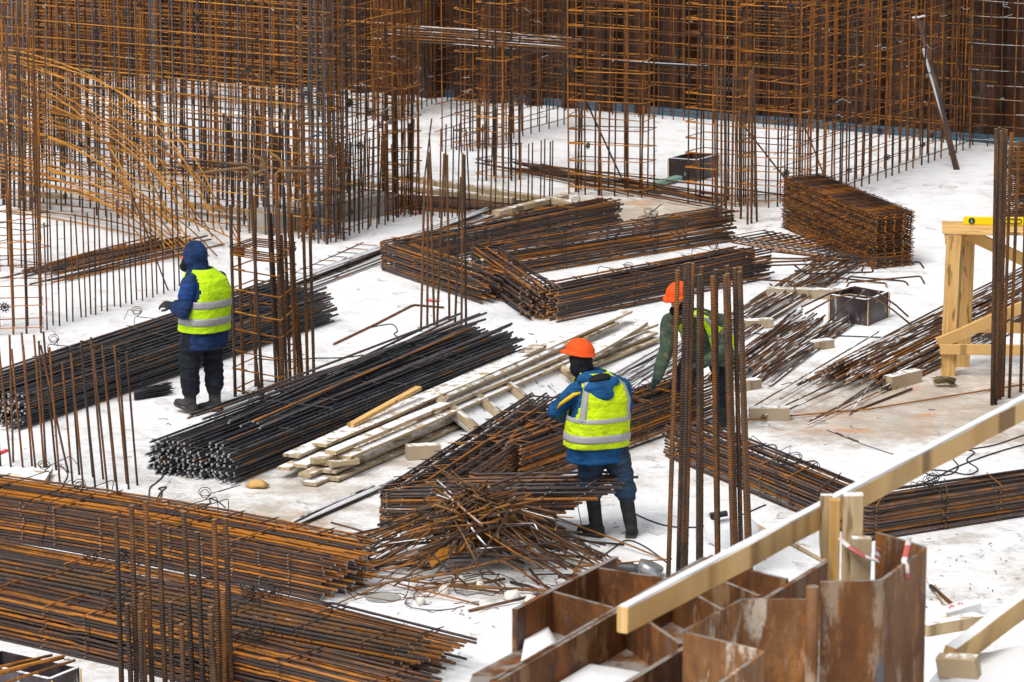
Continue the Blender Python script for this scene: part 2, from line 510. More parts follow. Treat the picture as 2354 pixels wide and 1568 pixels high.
# ------------------------------------------------------------------ far sheet pile wall, blue strip
def far_wall():
    A, B = G(-120, 158), G(2520, 352)
    d = (B - A).normalized()
    nrm = V((-d.y, d.x, 0))                      # away from the camera
    if nrm.y < 0: nrm = -nrm
    A = A + nrm * 0.55
    L = (B - A).length
    root = thing('sheet_pile_wall', 'dark rusty sheet pile wall standing along the far side of the pit', 'retaining wall', A)
    n = int(L / 0.62)
    w_ = L / n
    proto = None
    for i in range(n):
        k = A + d * (i * w_)
        if proto is None:
            b = MB()
            t = 0.012
            pl = [(0, 0), (0.10, 0), (0.19, 0.24), (0.41, 0.24), (0.50, 0), (w_, 0)]
            pts = [(d * x + nrm * y) for x, y in pl]
            full = [(p.x, p.y) for p in pts] + [((p + nrm * t).x, (p + nrm * t).y) for p in reversed(pts)]
            for q in range(len(pl) - 1):
                a_, b_ = pts[q], pts[q + 1]
                b.slab([(a_.x, a_.y), (b_.x, b_.y), ((b_ + nrm * t).x, (b_ + nrm * t).y), ((a_ + nrm * t).x, (a_ + nrm * t).y)], 0.0, 5.2)
            b.tube([V((0, 0, 0)) - nrm * 0.01, V((0, 0, 5.2)) - nrm * 0.01], 0.03, 6, 0)
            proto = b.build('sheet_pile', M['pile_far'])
            o = proto
        else:
            o = proto.copy()
            sc.collection.objects.link(o)
        o.location = k + V((0, 0, R_.uniform(-0.25, 0)))
        o.parent = root
        o.matrix_parent_inverse = Matrix.Translation(-root.location)
    b = MB()
    A2, B2 = G(600, 187), G(2480, 347)
    dd = (B2 - A2).normalized()
    b.board(A2 + V((0, 0, .06)), B2 + V((0, 0, .06)), 0.03, 0.12, seg=20, jit=0.006)
    tag(b.build('edging_strip', M['blue']), 'long blue edging strip along the foot of the far pile wall', 'edging strip')
    pA = G(362, 185)
    b = MB()
    b.board(pA, pA + V((0, 0, 4.2)), 0.16, 0.16, up=(0, 1, 0))
    tag(b.build('steel_post', M['blue']), 'blue painted post standing behind the bar meshes near the far wall', 'post')
far_wall()

# ------------------------------------------------------------------ upright meshes and cages
def wheel_mesh():
    b = MB()
    b.tube([V((math.cos(a) * .045, 0, math.sin(a) * .045)) for a in [i * math.pi / 5 for i in range(10)]], 0.008, 4, 0, closed=True)
    for i in range(10):
        a = i * math.pi / 5
        b.tube([V((0, 0, 0)), V((math.cos(a) * .07, 0, math.sin(a) * .07))], 0.006, 4, 0)
    me = b.mesh('spacer_wheel')
    me.materials.append(M['plastic'])
    return me
WHEEL = wheel_mesh()
def wheel(parent, p):
    o = bpy.data.objects.new('spacer_wheel', WHEEL)
    sc.collection.objects.link(o)
    o.location = p
    o.rotation_euler = (R_.uniform(-.5, .5), R_.uniform(0, 3), R_.uniform(-.6, .6))
    o.scale = (R_.uniform(.65, .95),) * 3
    o.parent = parent
    o.matrix_parent_inverse = Matrix.Translation(-parent.location)
def wall_mesh(label, A, B, height, vstep, hstep, vm, hm, layers=(0.0, 0.3), vr=0.010, hr=0.006, nwheels=8, hz0=0.1, group=None, vjit=0.02, hmin=None, double=True):
    A, B = flat(A), flat(B)
    d = (B - A).normalized()
    nrm = V((-d.y, d.x, 0))
    if nrm.y < 0: nrm = -nrm
    L = (B - A).length
    root = thing('bar_mesh_wall', label, 'rebar mesh', A, group)
    nv = max(2, int(L / vstep))
    nv = min(nv, 100 // len(layers))
    for li, off in enumerate(layers):
        o = nrm * off
        mt = vm[li % len(vm)]
        for i in range(nv + 1):
            p = A + d * (L * i / nv + R_.gauss(0, vjit)) + o
            h = height + R_.uniform(-.25, .25) if hmin is None else R_.uniform(hmin, height)
            bar('vertical_bar', p, p + V((R_.gauss(0, .02), R_.gauss(0, .02), h)), vr, mt, root, R_.choice((0.0, .012, -.012)), seg=4)
        nh = int((height - hz0) / hstep)
        for j in range(nh):
            z = hz0 + j * hstep + R_.gauss(0, .008)
            s0 = -nrm * 0.016 if li == 0 else nrm * 0.016
            a = A + o + s0 + d * R_.uniform(-.25, .02) + V((0, 0, z + R_.gauss(0, .015)))
            b_ = B + o + s0 + d * R_.uniform(-.02, .25) + V((0, 0, z + R_.gauss(0, .015)))
            bar('horizontal_bar', a, b_, hr, hm[li % len(hm)], root, R_.choice((.02, -.02, .035, -.03)), seg=8)
    for k in range(nwheels):
        i = R_.randint(0, nv)
        j = R_.randint(0, max(1, int((height - hz0) / hstep) - 1))
        wheel(root, A + d * (L * i / nv) - nrm * 0.03 + V((0, 0, hz0 + j * hstep)))
    b = MB()                                     # pale tie ends twisted at the crossings
    for k in range(int(10 + L * 3)):
        i = R_.randint(0, nv)
        j = R_.randint(0, max(1, int((height - hz0) / hstep) - 1))
        p = A + d * (L * i / nv) - nrm * 0.03 + V((0, 0, hz0 + j * hstep))
        q = [p]
        for _ in range(4):
            q.append(q[-1] + V((R_.uniform(-.01, .05), R_.uniform(-.02, .02), R_.uniform(-.03, .03))))
        b.tube(q, 0.004, 4)
    b.build('tie_wires', M['frost'], root)
    return root
wall_mesh('tall wall mesh of grey upright bars and orange level bars, nearest at the left', G(-70, 462), G(748, 556), 3.9, 0.19, 0.20, ['blue_grey', 'rust'], ['rust_droop', 'rust_bright'], (0.0, 0.38), 0.012, 0.0075, 22)
wall_mesh('narrow rusty wall mesh turning away from the corner of the grey barred mesh', G(754, 557), G(938, 492), 3.8, 0.26, 0.20, ['rust', 'rust'], ['rust_bright', 'rust'], (0.0, 0.36), 0.010, 0.0065, 10)
wall_mesh('rusty wall mesh standing parallel behind the grey barred mesh', G(300, 428), G(905, 496), 3.8, 0.23, 0.20, ['rust'], ['rust_bright'], (0.0,), 0.010, 0.0065, 10)
wall_mesh('dense old wall mesh deep in the left corner of the pit', G(-80, 318), G(330, 372), 4.2, 0.15, 0.2, ['rust', 'rust'], ['rust', 'rust_bright'], (0.0, 0.35), 0.011, 0.008, 6)
wall_mesh('dark wall mesh close to the far sheet piles on the left', G(-90, 200), G(560, 250), 4.6, 0.16, 0.2, ['rust', 'rust'], ['rust_bright', 'rust'], (0.0, 0.35), 0.010, 0.0065, 6)
wall_mesh('brown wall mesh at mid depth behind the drooping bars', G(-60, 402), G(262, 428), 3.9, 0.19, 0.2, ['rust', 'rust'], ['rust_bright', 'rust'], (0.0, 0.36), 0.011, 0.0065, 6)
wall_mesh('brown wall mesh turning back into the left corner', G(262, 428), G(420, 372), 3.9, 0.2, 0.2, ['rust'], ['rust_bright'], (0.0,), 0.011, 0.0065, 4)
wall_mesh('warm orange wall mesh behind the bent-top cage', G(420, 402), G(742, 440), 3.9, 0.2, 0.2, ['rust', 'rust'], ['rust_bright', 'rust'], (0.0, 0.4), 0.010, 0.007, 6)
wall_mesh('rusty wall mesh standing in the snow left of the inner corner', G(560, 252), G(905, 280), 4.4, 0.16, 0.2, ['rust', 'rust'], ['rust_bright', 'rust'], (0.0, 0.35), 0.011, 0.0065, 6)
wall_mesh('short mesh leading back to the inner corner of the far wall', G(908, 280), G(1002, 236), 4.4, 0.22, 0.2, ['rust', 'rust'], ['rust', 'rust'], (0.0, 0.35), 0.011, 0.0065, 4)
wall_mesh('slanting mesh between the narrow cage and the broad cage', G(1062, 352), G(1298, 287), 4.4, 0.25, 0.2, ['rust', 'rust'], ['rust', 'rust'], (0.0, 0.32), 0.010, 0.0065, 6)
wall_mesh('long rusty mesh lining the far sheet pile wall', G(1000, 229), G(2236, 334), 4.6, 0.21, 0.2, ['rust', 'rust'], ['rust', 'rust_bright'], (0.0, 0.3), 0.010, 0.0065, 14)
wall_mesh('short mesh continuing along the far wall beyond the corner at right', G(2236, 334), G(2460, 350), 4.6, 0.2, 0.2, ['rust'], ['loose'], (0.0,), 0.010, 0.0065, 4)
wall_mesh('open rusty mesh running from the corner cage back to the far corner at right', G(1838, 480), G(2228, 341), 4.6, 0.25, 0.2, ['rust', 'rust'], ['rust', 'rust_bright'], (0.0, 0.32), 0.012, 0.0065, 26)

def cage(label, O, ax, ay, nx, ny, height, tie_step, vr, tr, vm, tm, hjit=0.3, z0=0.08, extra_low=0, group=None, ties_to=None, wheels=4):
    """a column cage: bars round a rectangle O + ax*s + ay*t, bound by closed ties."""
    O, ax, ay = flat(O), flat(ax), flat(ay)
    root = thing('column_cage', label, 'rebar cage', O + (ax + ay) * 0.5, group)
    pos = set()
    for i in range(nx):
        pos.add((i / (nx - 1), 0.0)); pos.add((i / (nx - 1), 1.0))
    for j in range(ny):
        pos.add((0.0, j / (ny - 1))); pos.add((1.0, j / (ny - 1)))
    for (s, t) in sorted(pos):
        p = O + ax * (s + R_.gauss(0, .01)) + ay * (t + R_.gauss(0, .01))
        h = height + R_.uniform(-hjit, hjit)
        bar('vertical_bar', p, p + V((R_.gauss(0, .03), R_.gauss(0, .03), h)), vr, vm, root, R_.choice((0, .01, -.01)), seg=4)
    for k in range(extra_low):
        s, t = R_.choice(sorted(pos))
        p = O + ax * (s + R_.uniform(-.05, .05)) + ay * (t + R_.uniform(-.05, .05))
        bar('starter_bar', p, p + V((R_.gauss(0, .02), 0, R_.uniform(.9, 1.3))), vr, 'rust', root, seg=3)
    n = int(((ties_to or height) - z0) / tie_step)
    ex, ey = ax.normalized() * .025, ay.normalized() * .025
    for k in range(n + 1):
        z = z0 + k * tie_step + R_.gauss(0, .012)
        dz = [R_.gauss(0, .015) for _ in range(4)]
        c = [O - ex - ey, O + ax + ex - ey, O + ax + ay + ex + ey, O + ay - ex + ey]
        b = MB()
        b.tube([c[0] + V((0, 0, z + dz[0])), c[1] + V((0, 0, z + dz[1])), c[2] + V((0, 0, z + dz[2])), c[3] + V((0, 0, z + dz[3])), c[0] + V((0.01, 0.01, z + dz[0] + .012)), c[0] + (ax * .25) + V((0, 0, z + dz[0] + .014))], tr, 5)
        b.build('tie', M[tm], root)
    for k in range(wheels):
        s = R_.random()
        wheel(root, O + ax * s - ay.normalized() * .04 + V((0, 0, z0 + R_.randint(0, n) * tie_step)))
    return root
def quadcage(label, c0, c1, depth, *a, **k):
    A, B = G(*c0), G(*c1)
    d = (B - A)
    n = V((-d.y, d.x, 0)).normalized()
    if n.y < 0: n = -n
    n = (n * 0.9 + d.normalized() * 0.1)
    return cage(label, A, d, n * depth, *a, **k)
quadcage('broad column cage standing alone in the middle of the far snow', (1310, 446), (1478, 455), 0.42, 6, 3, 4.2, 0.2, 0.012, 0.007, 'rust', 'rust_bright', extra_low=6)
quadcage('narrow column cage left of the broad cage in the far snow', (1100, 414), (1158, 420), 0.38, 4, 3, 4.4, 0.2, 0.013, 0.007, 'rust', 'rust_bright', extra_low=4)
quadcage('slim column cage crowded against the back of the narrow cage', (1050, 345), (1086, 348), 0.35, 3, 2, 4.4, 0.22, 0.011, 0.007, 'rust', 'rust_bright')
quadcage('corner column cage where the open right mesh begins', (1580, 466), (1692, 476), 0.45, 5, 3, 4.4, 0.2, 0.011, 0.007, 'rust', 'rust_bright', extra_low=3)
quadcage('column cage joined to the end of the open right mesh', (1700, 474), (1836, 482), 0.45, 5, 3, 4.4, 0.2, 0.010, 0.007, 'rust', 'rust_bright')
quadcage('rusty column cage standing at the near end of the narrow turning mesh', (890, 494), (930, 498), 0.35, 3, 3, 4.4, 0.2, 0.013, 0.007, 'rust', 'rust_bright', extra_low=8)
quadcage('tall corner cage of grey bars at the right end of the grey barred mesh', (695, 556), (750, 562), 0.40, 4, 3, 4.2, 0.2, 0.012, 0.006, 'blue_grey', 'rust', extra_low=5)
quadcage('tall cage of grey and rusty bars cut by the left edge of the photo', (-35, 772), (95, 766), 0.5, 5, 3, 3.3, 0.24, 0.012, 0.006, 'rust', 'rust_bright', 0.9, ties_to=1.5, wheels=1)
quadcage('rusty wall cage end rising behind the left edge cage', (-30, 620), (60, 632), 0.4, 4, 3, 3.0, 0.22, 0.010, 0.006, 'rust', 'rust_bright', wheels=1)

# the near cage beside the standing worker: ties low, bent tops
def near_cage():
    Y = G(600, 905).y
    root = thing('column_cage', 'column cage with bent-over bar tops beside the hooded worker', 'rebar cage', G(615, 895))
    feet = [((541, 912), 545, 478), ((598, 914), 572, 385), ((592, 900), 601, 590), ((633, 894), 618, 582), ((652, 914), 640, 420), ((680, 893), 662, 640), ((690, 893), 672, 450), ((687, 878), 705, 560), ((583, 886), 583, 520)]
    tops = [(530, 540), (577, 395), (577, 670), (610, 400), (620, 545), (640, 400), (645, 560), (683, 450), (700, 480)]
    spec = [((541, 912), (530, 470)), ((604, 918), (577, 430)), ((596, 903), (572, 660)), ((636, 897), (615, 430)), ((652, 914), (640, 480)), ((680, 898), (663, 430)), ((689, 895), (676, 640)), ((722, 882), (712, 500)), ((648, 905), (634, 400)), ((560, 906), (547, 470)), ((668, 897), (652, 430)), ((708, 889), (696, 455)), ((588, 889), (586, 450))]
    for (fx, fy), (tx, ty) in spec:
        a = G(fx, fy)
        bar('vertical_bar', a, P(tx, ty, a.y), 0.018, 'rust_thick', root, 0.01, seg=6)
        if (fx + fy) % 3 == 0: bar('vertical_bar', a + V((.035, .03, 0)), P(tx + 7, ty + 60, a.y + .03), 0.017, 'rust_thick', root, -0.01, seg=6)
    hooks = [((578, 430), (577, 392), (565, 385), (455, 398)), ((577, 440), (576, 385), (566, 378), (500, 375)), ((617, 440), (615, 395), (606, 391), (560, 411)), ((613, 400), (606, 375), (600, 365), (580, 357)),
             ((640, 520), (634, 400), (642, 393), (712, 396)), ((668, 450), (664, 392), (672, 384), (745, 385)), ((652, 420), (647, 372), (638, 362), (620, 352))]
    for k, h in enumerate(hooks):
        Yh = Y + 0.1 * (k % 4) + .1
        b = MB()
        b.tube([P(x, y, Yh) for x, y in h], 0.017, 8, None, 1)
        b.build('bent_bar', [M['hook'], M['rawend']], root)
    def tie(y0s, dbl=1):
        # four corners in picture: left, front, right, back
        for q in range(dbl):
            b = MB()
            z = q * 0.02
            pl = [(y0s[0]), (y0s[1]), (y0s[2]), (y0s[3])]
            f = [G(538, 912), G(652, 918), G(692, 890), G(590, 884)]
            pts = []
            for (x, y), g in zip(pl, f):
                pts.append(P(x, y, g.y) + V((R_.gauss(0, .006), 0, z)))
            pts.append(pts[0] + V((0, -.012, .01)))
            pts.append(lerp(pts[0], pts[1], 0.3) + V((0, -.012, .01)))
            b.tube(pts, 0.008, 5)
            b.build('tie', M['rust_bright'], root)
    for k, (yl, dbl) in enumerate(((897, 1), (847, 1), (806, 1), (757, 1), (717, 1), (665, 1), (618, 1), (585, 3), (572, 2))):
        t = (897 - yl) / (897 - 572)
        tie(((536 - 6 * t, yl), (650 - 12 * t, yl + 22 - 4 * t), (692 - 12 * t, yl - 14 + 4 * t), (585 - 6 * t, yl - 24 + 4 * t)), dbl)
near_cage()

# thick upright bars behind the bent-top cage, and other standing starter bars
def starters(rows, r, mat, label, group, cat='starter bar', cap='rawend'):
    for (bx, by, tx, ty) in rows:
        a = G(bx, by)
        o = bar('starter_bar', a - V((0, 0, .02)), P(tx, ty, a.y), r, mat, None, R_.choice((0, .008, -.008)), cap, seg=4)
        tag(o, label, cat, group)
def z5(x, y): return (x * .255, 391.3 + y * .255)
def z1(x, y): return (x * .255, 782.6 + y * .255)
def z6(x, y): return (587 + .255 * x, 391.3 + .255 * y)
def z2(x, y): return (587 + .255 * x, .255 * y)
def z7(x, y): return (1174 + .255 * x, 391.3 + .255 * y)
rows = []
bases = [(425, 1440), (480, 1400), (537, 1405), (603, 1365), (657, 1365), (733, 1328), (775, 1325), (820, 1300), (863, 1305), (918, 1270), (966, 1272), (1033, 1230), (1087, 1235), (1135, 1200), (1187, 1208), (1233, 1172), (1285, 1177), (1323, 1145), (1380, 1150), (1417, 1117), (1478, 1117), (1575, 1088), (1618, 1045), (1668, 1105)]
tops_ = [(397, 470), (447, 400), (512, 450), (577, 455), (637, 420), (675, 395), (740, 345), (785, 380), (850, 330), (885, 330), (962, 350), (1000, 380), (1050, 270), (1100, 330), (1152, 280), (1195, 240), (1258, 260), (1290, 210), (1345, 250), (1388, 200), (1445, 180), (1545, 160), (1590, 130), (1680, 200)]
for b_, t_ in zip(bases, tops_):
    rows.append((*z5(*b_), *z5(*t_)))
starters(rows, 0.009, 'rust_rib', 'thin rusty starter bar in the single row behind the hooded worker', 'starter bars in the single row')
o = bar('starter_bar', G(*z5(1520, 1085)), P(*z5(1180, 180), G(*z5(1520, 1085)).y), 0.009, 'rust_rib', None, 0.05, seg=6)
tag(o, 'bent starter bar leaning left out of the single row near the hooded worker', 'starter bar')
rows = []
b1 = [(5, 1135), (100, 1140), (120, 1100), (207, 1147), (290, 1133), (322, 1163), (400, 1152), (420, 1185), (508, 1170), (540, 1285), (657, 1307), (715, 1212), (752, 1323), (838, 1233), (862, 1342), (932, 1252), (973, 1365), (1040, 1275), (1062, 1380), (1145, 1292), (1162, 1342), (1240, 1307)]
t1 = [(-90, -120), (-20, -30), (85, -50), (105, 75), (195, -70), (208, 40), (305, -50), (350, 5), (390, -80), (445, 60), (560, 200), (632, 60), (640, 120), (728, 0), (732, 50), (818, -30), (840, 85), (920, 45), (935, 145), (1030, 50), (1070, 190), (1140, 100)]
for b_, t_ in zip(b1, t1):
    rows.append((*z1(*b_), *z1(*t_)))
starters(rows, 0.0105, 'rust_rib', 'rusty ribbed starter bar in the double row at the left front of the slab', 'starter bars in the left double row')
o = bar('starter_bar', G(*z1(617, 1192)), P(*z1(370, 40), G(*z1(617, 1192)).y), 0.0105, 'rust_rib', None, 0.03, seg=6)
tag(o, 'starter bar crossing its neighbours at a slant in the left double row', 'starter bar')
rows = [(*z6(*b_), *z6(*t_)) for b_, t_ in (((1493, 1455), (1525, 60)), ((1550, 1425), (1557, -170)), ((1613, 1400), (1572, -160)), ((1637, 1410), (1703, -150)), ((1750, 1365), (1728, -140)), ((1800, 1380), (1853, 60)), ((1858, 1415), (1870, -150)), ((1900, 1405), (1885, -140)))]
starters(rows, 0.0145, 'rust_thick', 'tall rusty bar in the splayed cluster of eight in the middle of the slab', 'bars of the middle cluster')
rows = [(*z7(*b_), *z7(*t_)) for b_, t_ in (((1860, 400), (1863, -935)), ((1900, 415), (1900, -920)), ((1940, 425), (1928, -930)), ((1990, 490), (2012, -920)), ((2075, 440), (2085, -940)), ((2135, 490), (2155, -895)), ((2170, 480), (2175, -900)), ((2220, 465), (2190, -930)))]
starters(rows, 0.0155, 'rust_thick', 'tall thick bar in the cluster in front of the corner cage', 'bars of the cluster before the corner cage')
# foreground left cluster
def z5b(x, y): return (x * .255, 1168 + .255 * y)
fr = [((1045, 80), (1100, 1660)), ((1185, -25), (1235, 1680)), ((1312, -60), (1375, 1690)), ((1430, 130), (1495, 1690)), ((1655, 30), (1740, 1660)), ((1775, 215), (1835, 1690)), ((1930, 100), (1990, 1700)), ((2032, 95), (2095, 1690)),
      ((1145, 860), (1185, 1700)), ((1275, 770), (1310, 1720)), ((1262, 935), (1290, 1760)), ((1533, 845), (1560, 1720)), ((1635, 1045), (1660, 1760)), ((1900, 890), (1925, 1740)), ((1895, 960), (1950, 1770)), ((2010, 755), (2030, 1730))]
tall, short = [], []
for k, (t_, b_) in enumerate(fr):
    row = (*z5b(*b_), *z5b(*t_))
    (tall if k < 8 else short).append(row)
starters(tall, 0.0215, 'rust_thick', 'tall thick ribbed bar in the front left cluster before the orange bundles', 'tall bars of the front left cluster')
starters(short, 0.0215, 'rust_thick', 'shorter thick ribbed bar in the front left cluster before the orange bundles', 'short bars of the front left cluster')
# tall cluster in front of the bending worker
fr = [((1505, 900), (1420, 3700)), ((1580, 840), (1510, 3640)), ((1607, 832), (1545, 3690)), ((1640, 840), (1575, 3650)), ((1698, 940), (1690, 3700)), ((1722, 865), (1715, 3620)), ((1820, 955), (1865, 3650)), ((1848, 895), (1872, 3600)), ((1932, 945), (2010, 3680)), ((1950, 858), (2030, 3620)), ((1958, 930), (2040, 3650)), ((2020, 880), (2080, 3640)), ((2062, 915), (2140, 3690)), ((2066, 873), (2165, 3640))]
rows = []
for t_, b_ in fr:
    x, y = z7(*b_)
    rows.append((x, y, *z7(*t_)))
starters(rows, 0.0215, 'rust_thick', 'tall thick rusty bar in the cluster hiding the bending worker', 'bars of the cluster before the bending worker')
# right edge cluster
def z4(x, y): return (1758.4 + .255 * x, 782.6 + .255 * y)
rr = [((2290, 295), (2280, 932)), ((2298, 293), (2286, 928)), ((2307, 296), (2292, 921)), ((2313, 298), (2299, 918)), ((2302, 300), (2289, 931)), ((2325, 305), (2305, 912)), ((2342, 325), (2320, 915)), ((2362, 318), (2346, 902)), ((2374, 320), (2362, 900))]
starters([(bx, by, tx, ty) for (tx, ty), (bx, by) in rr], 0.0175, 'rust_thick', 'tall dark bar in the tight cluster at the right edge beside the trestle', 'bars of the right edge cluster')
# scattered starters in the middle distance
rows = []
for (bx, by, tx, ty) in [(z6(680, 650) + z2(690, 1240)), (z6(715, 600) + z2(725, 1310)), (z6(770, 620) + z2(770, 1280)), (z6(800, 570) + z2(812, 1290)), (z6(850, 590) + z2(862, 1280)), (z6(890, 560) + z2(905, 1265)), (z6(935, 570) + z2(950, 1255)), (z6(965, 530) + z2(985, 1220)), (z6(1015, 540) + z2(1030, 1240)),
                         (z6(1040, 500) + z2(1065, 1120)), (z6(1095, 525) + z2(1120, 1200)), (z6(1115, 480) + z2(1140, 1230)), (z6(1170, 495) + z2(1165, 1205)), (z6(1200, 455) + z2(1190, 1110)), (z6(1245, 470) + z2(1240, 1190)), (z6(1275, 430) + z2(1275, 1130)), (z6(1310, 400) + z2(1330, 1180)), (z6(1350, 400) + z2(1390, 1110)),
                         (z6(1400, 420) + z2(1432, 1075)), (z6(1445, 410) + z2(1468, 1100)), (z6(1485, 400) + z2(1590, 1068)), (z6(1605, 410) + z2(1568, 1200)), (z6(1660, 430) + z2(1675, 1160)), (z6(1707, 415) + z2(1720, 1120)), (z6(1775, 430) + z2(1788, 1145)), (z6(1820, 415) + z2(1845, 1110)), (z6(1935, 370) + z2(1900, 1165)), (z6(2000, 390) + z2(2010, 1175)), (z6(2045, 330) + z2(2050, 1120)), (z6(2115, 435) + z2(2140, 1180)), (z6(2160, 425) + z2(2180, 1095)), (z6(2230, 410) + z2(2240, 1180)), (z6(2280, 405) + z2(2285, 1035))]:
    rows.append((bx, by, tx, ty))
for (x, yb, yt) in [(40, 388, -440), (85, 385, -440), (155, 365, -430), (190, 340, -440), (268, 355, -460), (300, 345, -470), (350, 330, -450), (372, 330, -460)]:
    rows.append(z7(x, yb) + z7(x + 8, yt + 190))
starters(rows, 0.0095, 'rust_rib', 'thin starter bar in the scattered rows in front of the narrow far cages', 'scattered far starter bars')
rows = []
for k in range(20):
    x = 470 + k * 13.2 + R_.uniform(-4, 4)
    yb = 470 + (x - 470) * .24 + R_.uniform(-22, 22)
    rows.append((x, yb, x + R_.uniform(-3, 3), yb - R_.uniform(150, 215)))
starters(rows, 0.016, 'rust_thick', 'thick rusty stub bar in the thicket behind the bent-top cage', 'thick stub bars behind the bent-top cage')
rows = []
for k in range(84):
    x = R_.uniform(5, 760)
    yb = 300 + x * .10 + R_.uniform(-25, 75)
    rows.append((x, yb, x + R_.uniform(-4, 4), yb - R_.uniform(120, 190)))
for k in range(22):
    x = R_.uniform(440, 930)
    yb = (420 + (x - 440) * .25 if x < 740 else 560 - (x - 740) * .33) - R_.uniform(0, 60)
    rows.append((x, yb, x + R_.uniform(-5, 5), yb - R_.uniform(150, 260)))
starters(rows, 0.009, 'rust_rib', 'thin starter bar standing among the left wall meshes', 'starter bars among the left meshes')

starters([(x, 470 + k * 3, x - 6, -30) for k, x in enumerate((10, 24, 33, 44, 58, 70))], 0.017, 'blue_grey', 'thick grey bar in the upright cluster at the upper left edge', 'grey bars of the upper left cluster')
# long orange bars drooping from the left mesh
for k in range(38):
    f = k / 37
    y0 = 112 + 350 * f + R_.uniform(-30, 30)
    x0 = R_.uniform(-30, 70)
    xe, ye = 300 + R_.uniform(0, 190) + 40 * math.sin(k), 440 + 170 * f * .9 + R_.uniform(-30, 40)
    if k % 3 == 0: xe, ye = xe + 90, min(ye + 70, 660)
    Ya, Yc = G(0, 468).y - .35 + R_.uniform(-.5, .1), G(400, 640).y + R_.uniform(0, 3.0)
    a, c = P(x0, y0, Ya), P(xe, ye, Yc)
    if c.z < .05: c.z = .05
    m = V((lerp(a, c, R_.uniform(.62, .80)).x, lerp(a, c, .5).y, a.z * .88 + c.z * .12 + R_.uniform(-.05, .12)))
    b = MB()
    b.tube([a * (1 - t) ** 2 + m * 2 * t * (1 - t) + c * t * t for t in [i / 12 for i in range(13)]], 0.009, 6, None, 1)
    tag(b.build('drooping_bar', [M['rust_droop'], M['rawend']]), 'long thin orange bar drooping down from the grey barred mesh at the left', 'rebar', 'drooping orange bars')

# ------------------------------------------------------------------ bundles of welded frames
def offset_poly(path, off):
    n = len(path)
    out = []
    for i in range(n):
        dirs = []
        if i > 0: dirs.append((path[i] - path[i - 1]).normalized())
        if i < n - 1: dirs.append((path[i + 1] - path[i]).normalized())
        ns = [V((-d.y, d.x, 0)) for d in dirs]
        if len(ns) == 1:
            out.append(path[i] + ns[0] * off)
        else:
            m = (ns[0] + ns[1]).normalized()
            out.append(path[i] + m * (off / max(0.35, m.dot(ns[0]))))
    return out
def rounded(pts, rad=0.06, step=0.7):
    out = [pts[0]]
    for i in range(1, len(pts) - 1):
        a, b, c = pts[i - 1], pts[i], pts[i + 1]
        u, v_ = (a - b).normalized(), (c - b).normalized()
        rr = min(rad, (a - b).length * .4, (c - b).length * .4)
        s, e = b + u * rr, b + v_ * rr
        for k in range(5):
            t = k / 4
            out.append(s * (1 - t) ** 2 + b * 2 * t * (1 - t) + e * t * t)
    out.append(pts[-1])
    res = [out[0]]
    for p in out[1:]:
        L = (p - res[-1]).length
        n = max(1, int(L / step))
        q = res[-1]
        for k in range(1, n + 1):
            res.append(lerp(q, p, k / n))
    return res
def frames(root, path, nl, width, layers, dz, r, rung, mat, jit=0.05, side=1, z0=0.0, shift=0.0, wob=0.006, cap='rawend', tail=0.0, wr=0.0055, short_from=None, rise=0.0):
    """a stack of welded ladder frames; path is the outer line on the ground, the others lie towards `side`."""
    base = [flat(p) for p in path]
    for i in range(layers):
        j0, j1 = R_.gauss(shift, jit), R_.gauss(shift, jit)
        pth = [p.copy() for p in base]
        d0, d1 = (pth[0] - pth[1]).normalized(), (pth[-1] - pth[-2]).normalized()
        pth[0] -= d0 * j0
        pth[-1] += d1 * j1
        if short_from and i < short_from[0]:
            pth[-1] -= d1 * short_from[1] * (1 - i / short_from[0])
        if tail:
            n1 = V((-d1.y, d1.x, 0))
            pth[-1] += n1 * R_.gauss(0, tail)
        lat = R_.gauss(0, .006)
        z = z0 + r + i * dz
        b, cw = MB(), MB()
        for k in range(nl):
            o = side * (width * k / max(1, nl - 1)) + lat + R_.gauss(0, .004)
            pl = rounded(offset_poly(pth, o), 0.09)
            e = R_.gauss(0, jit * .25)
            pl[0] = pl[0] + (pl[0] - pl[1]).normalized() * e
            pl[-1] = pl[-1] + (pl[-1] - pl[-2]).normalized() * -e
            ph = R_.uniform(0, 6)
            Lr = (base[-1] - base[-2]).length
            pl = [V((p.x, p.y, z + rise * max(0.0, min(1.0, (p - base[-2]).dot(d1) / Lr)) * (len(base) > 2) + R_.gauss(0, .0012) + wob * math.sin(q * .9 + ph))) for q, p in enumerate(pl)]
            b.tube(pl, r, 6, None, 1)
        rungs = []
        for q in range(len(pth) - 1):
            a0, a1 = offset_poly(pth, -side * .035 + lat), offset_poly(pth, side * (width + .035) + lat)
            L = (pth[q + 1] - pth[q]).length
            n = max(2, int(L / rung)) if L > 1.5 * rung else int(R_.random() < L / rung)
            ph = R_.uniform(.35, .65)
            for k in range(n):
                t = (k + .3 + .4 * ph) / n
                if k == 0: t = min(t, 0.12 / L)
                A_, B_ = lerp(a0[q], a0[q + 1], t), lerp(a1[q], a1[q + 1], t)
                rz = z + r * 1.3 + (rise * t if (q and q == len(pth) - 2) else 0)
                rungs.append((V((A_.x, A_.y, rz)), V((B_.x, B_.y, rz))))
        few = len(rungs) <= 14
        fo = None if few else b.build('welded_frame', [M[mat], M[cap]], root)
        for A_, B_ in rungs:
            (b if few else cw).tube([A_, B_], wr, 5, None, 1)
        if few:
            b.build('welded_frame', [M[mat], M[cap]], root)
        else:
            cw.build('wire_lattice', [M[mat], M['frost']], fo)
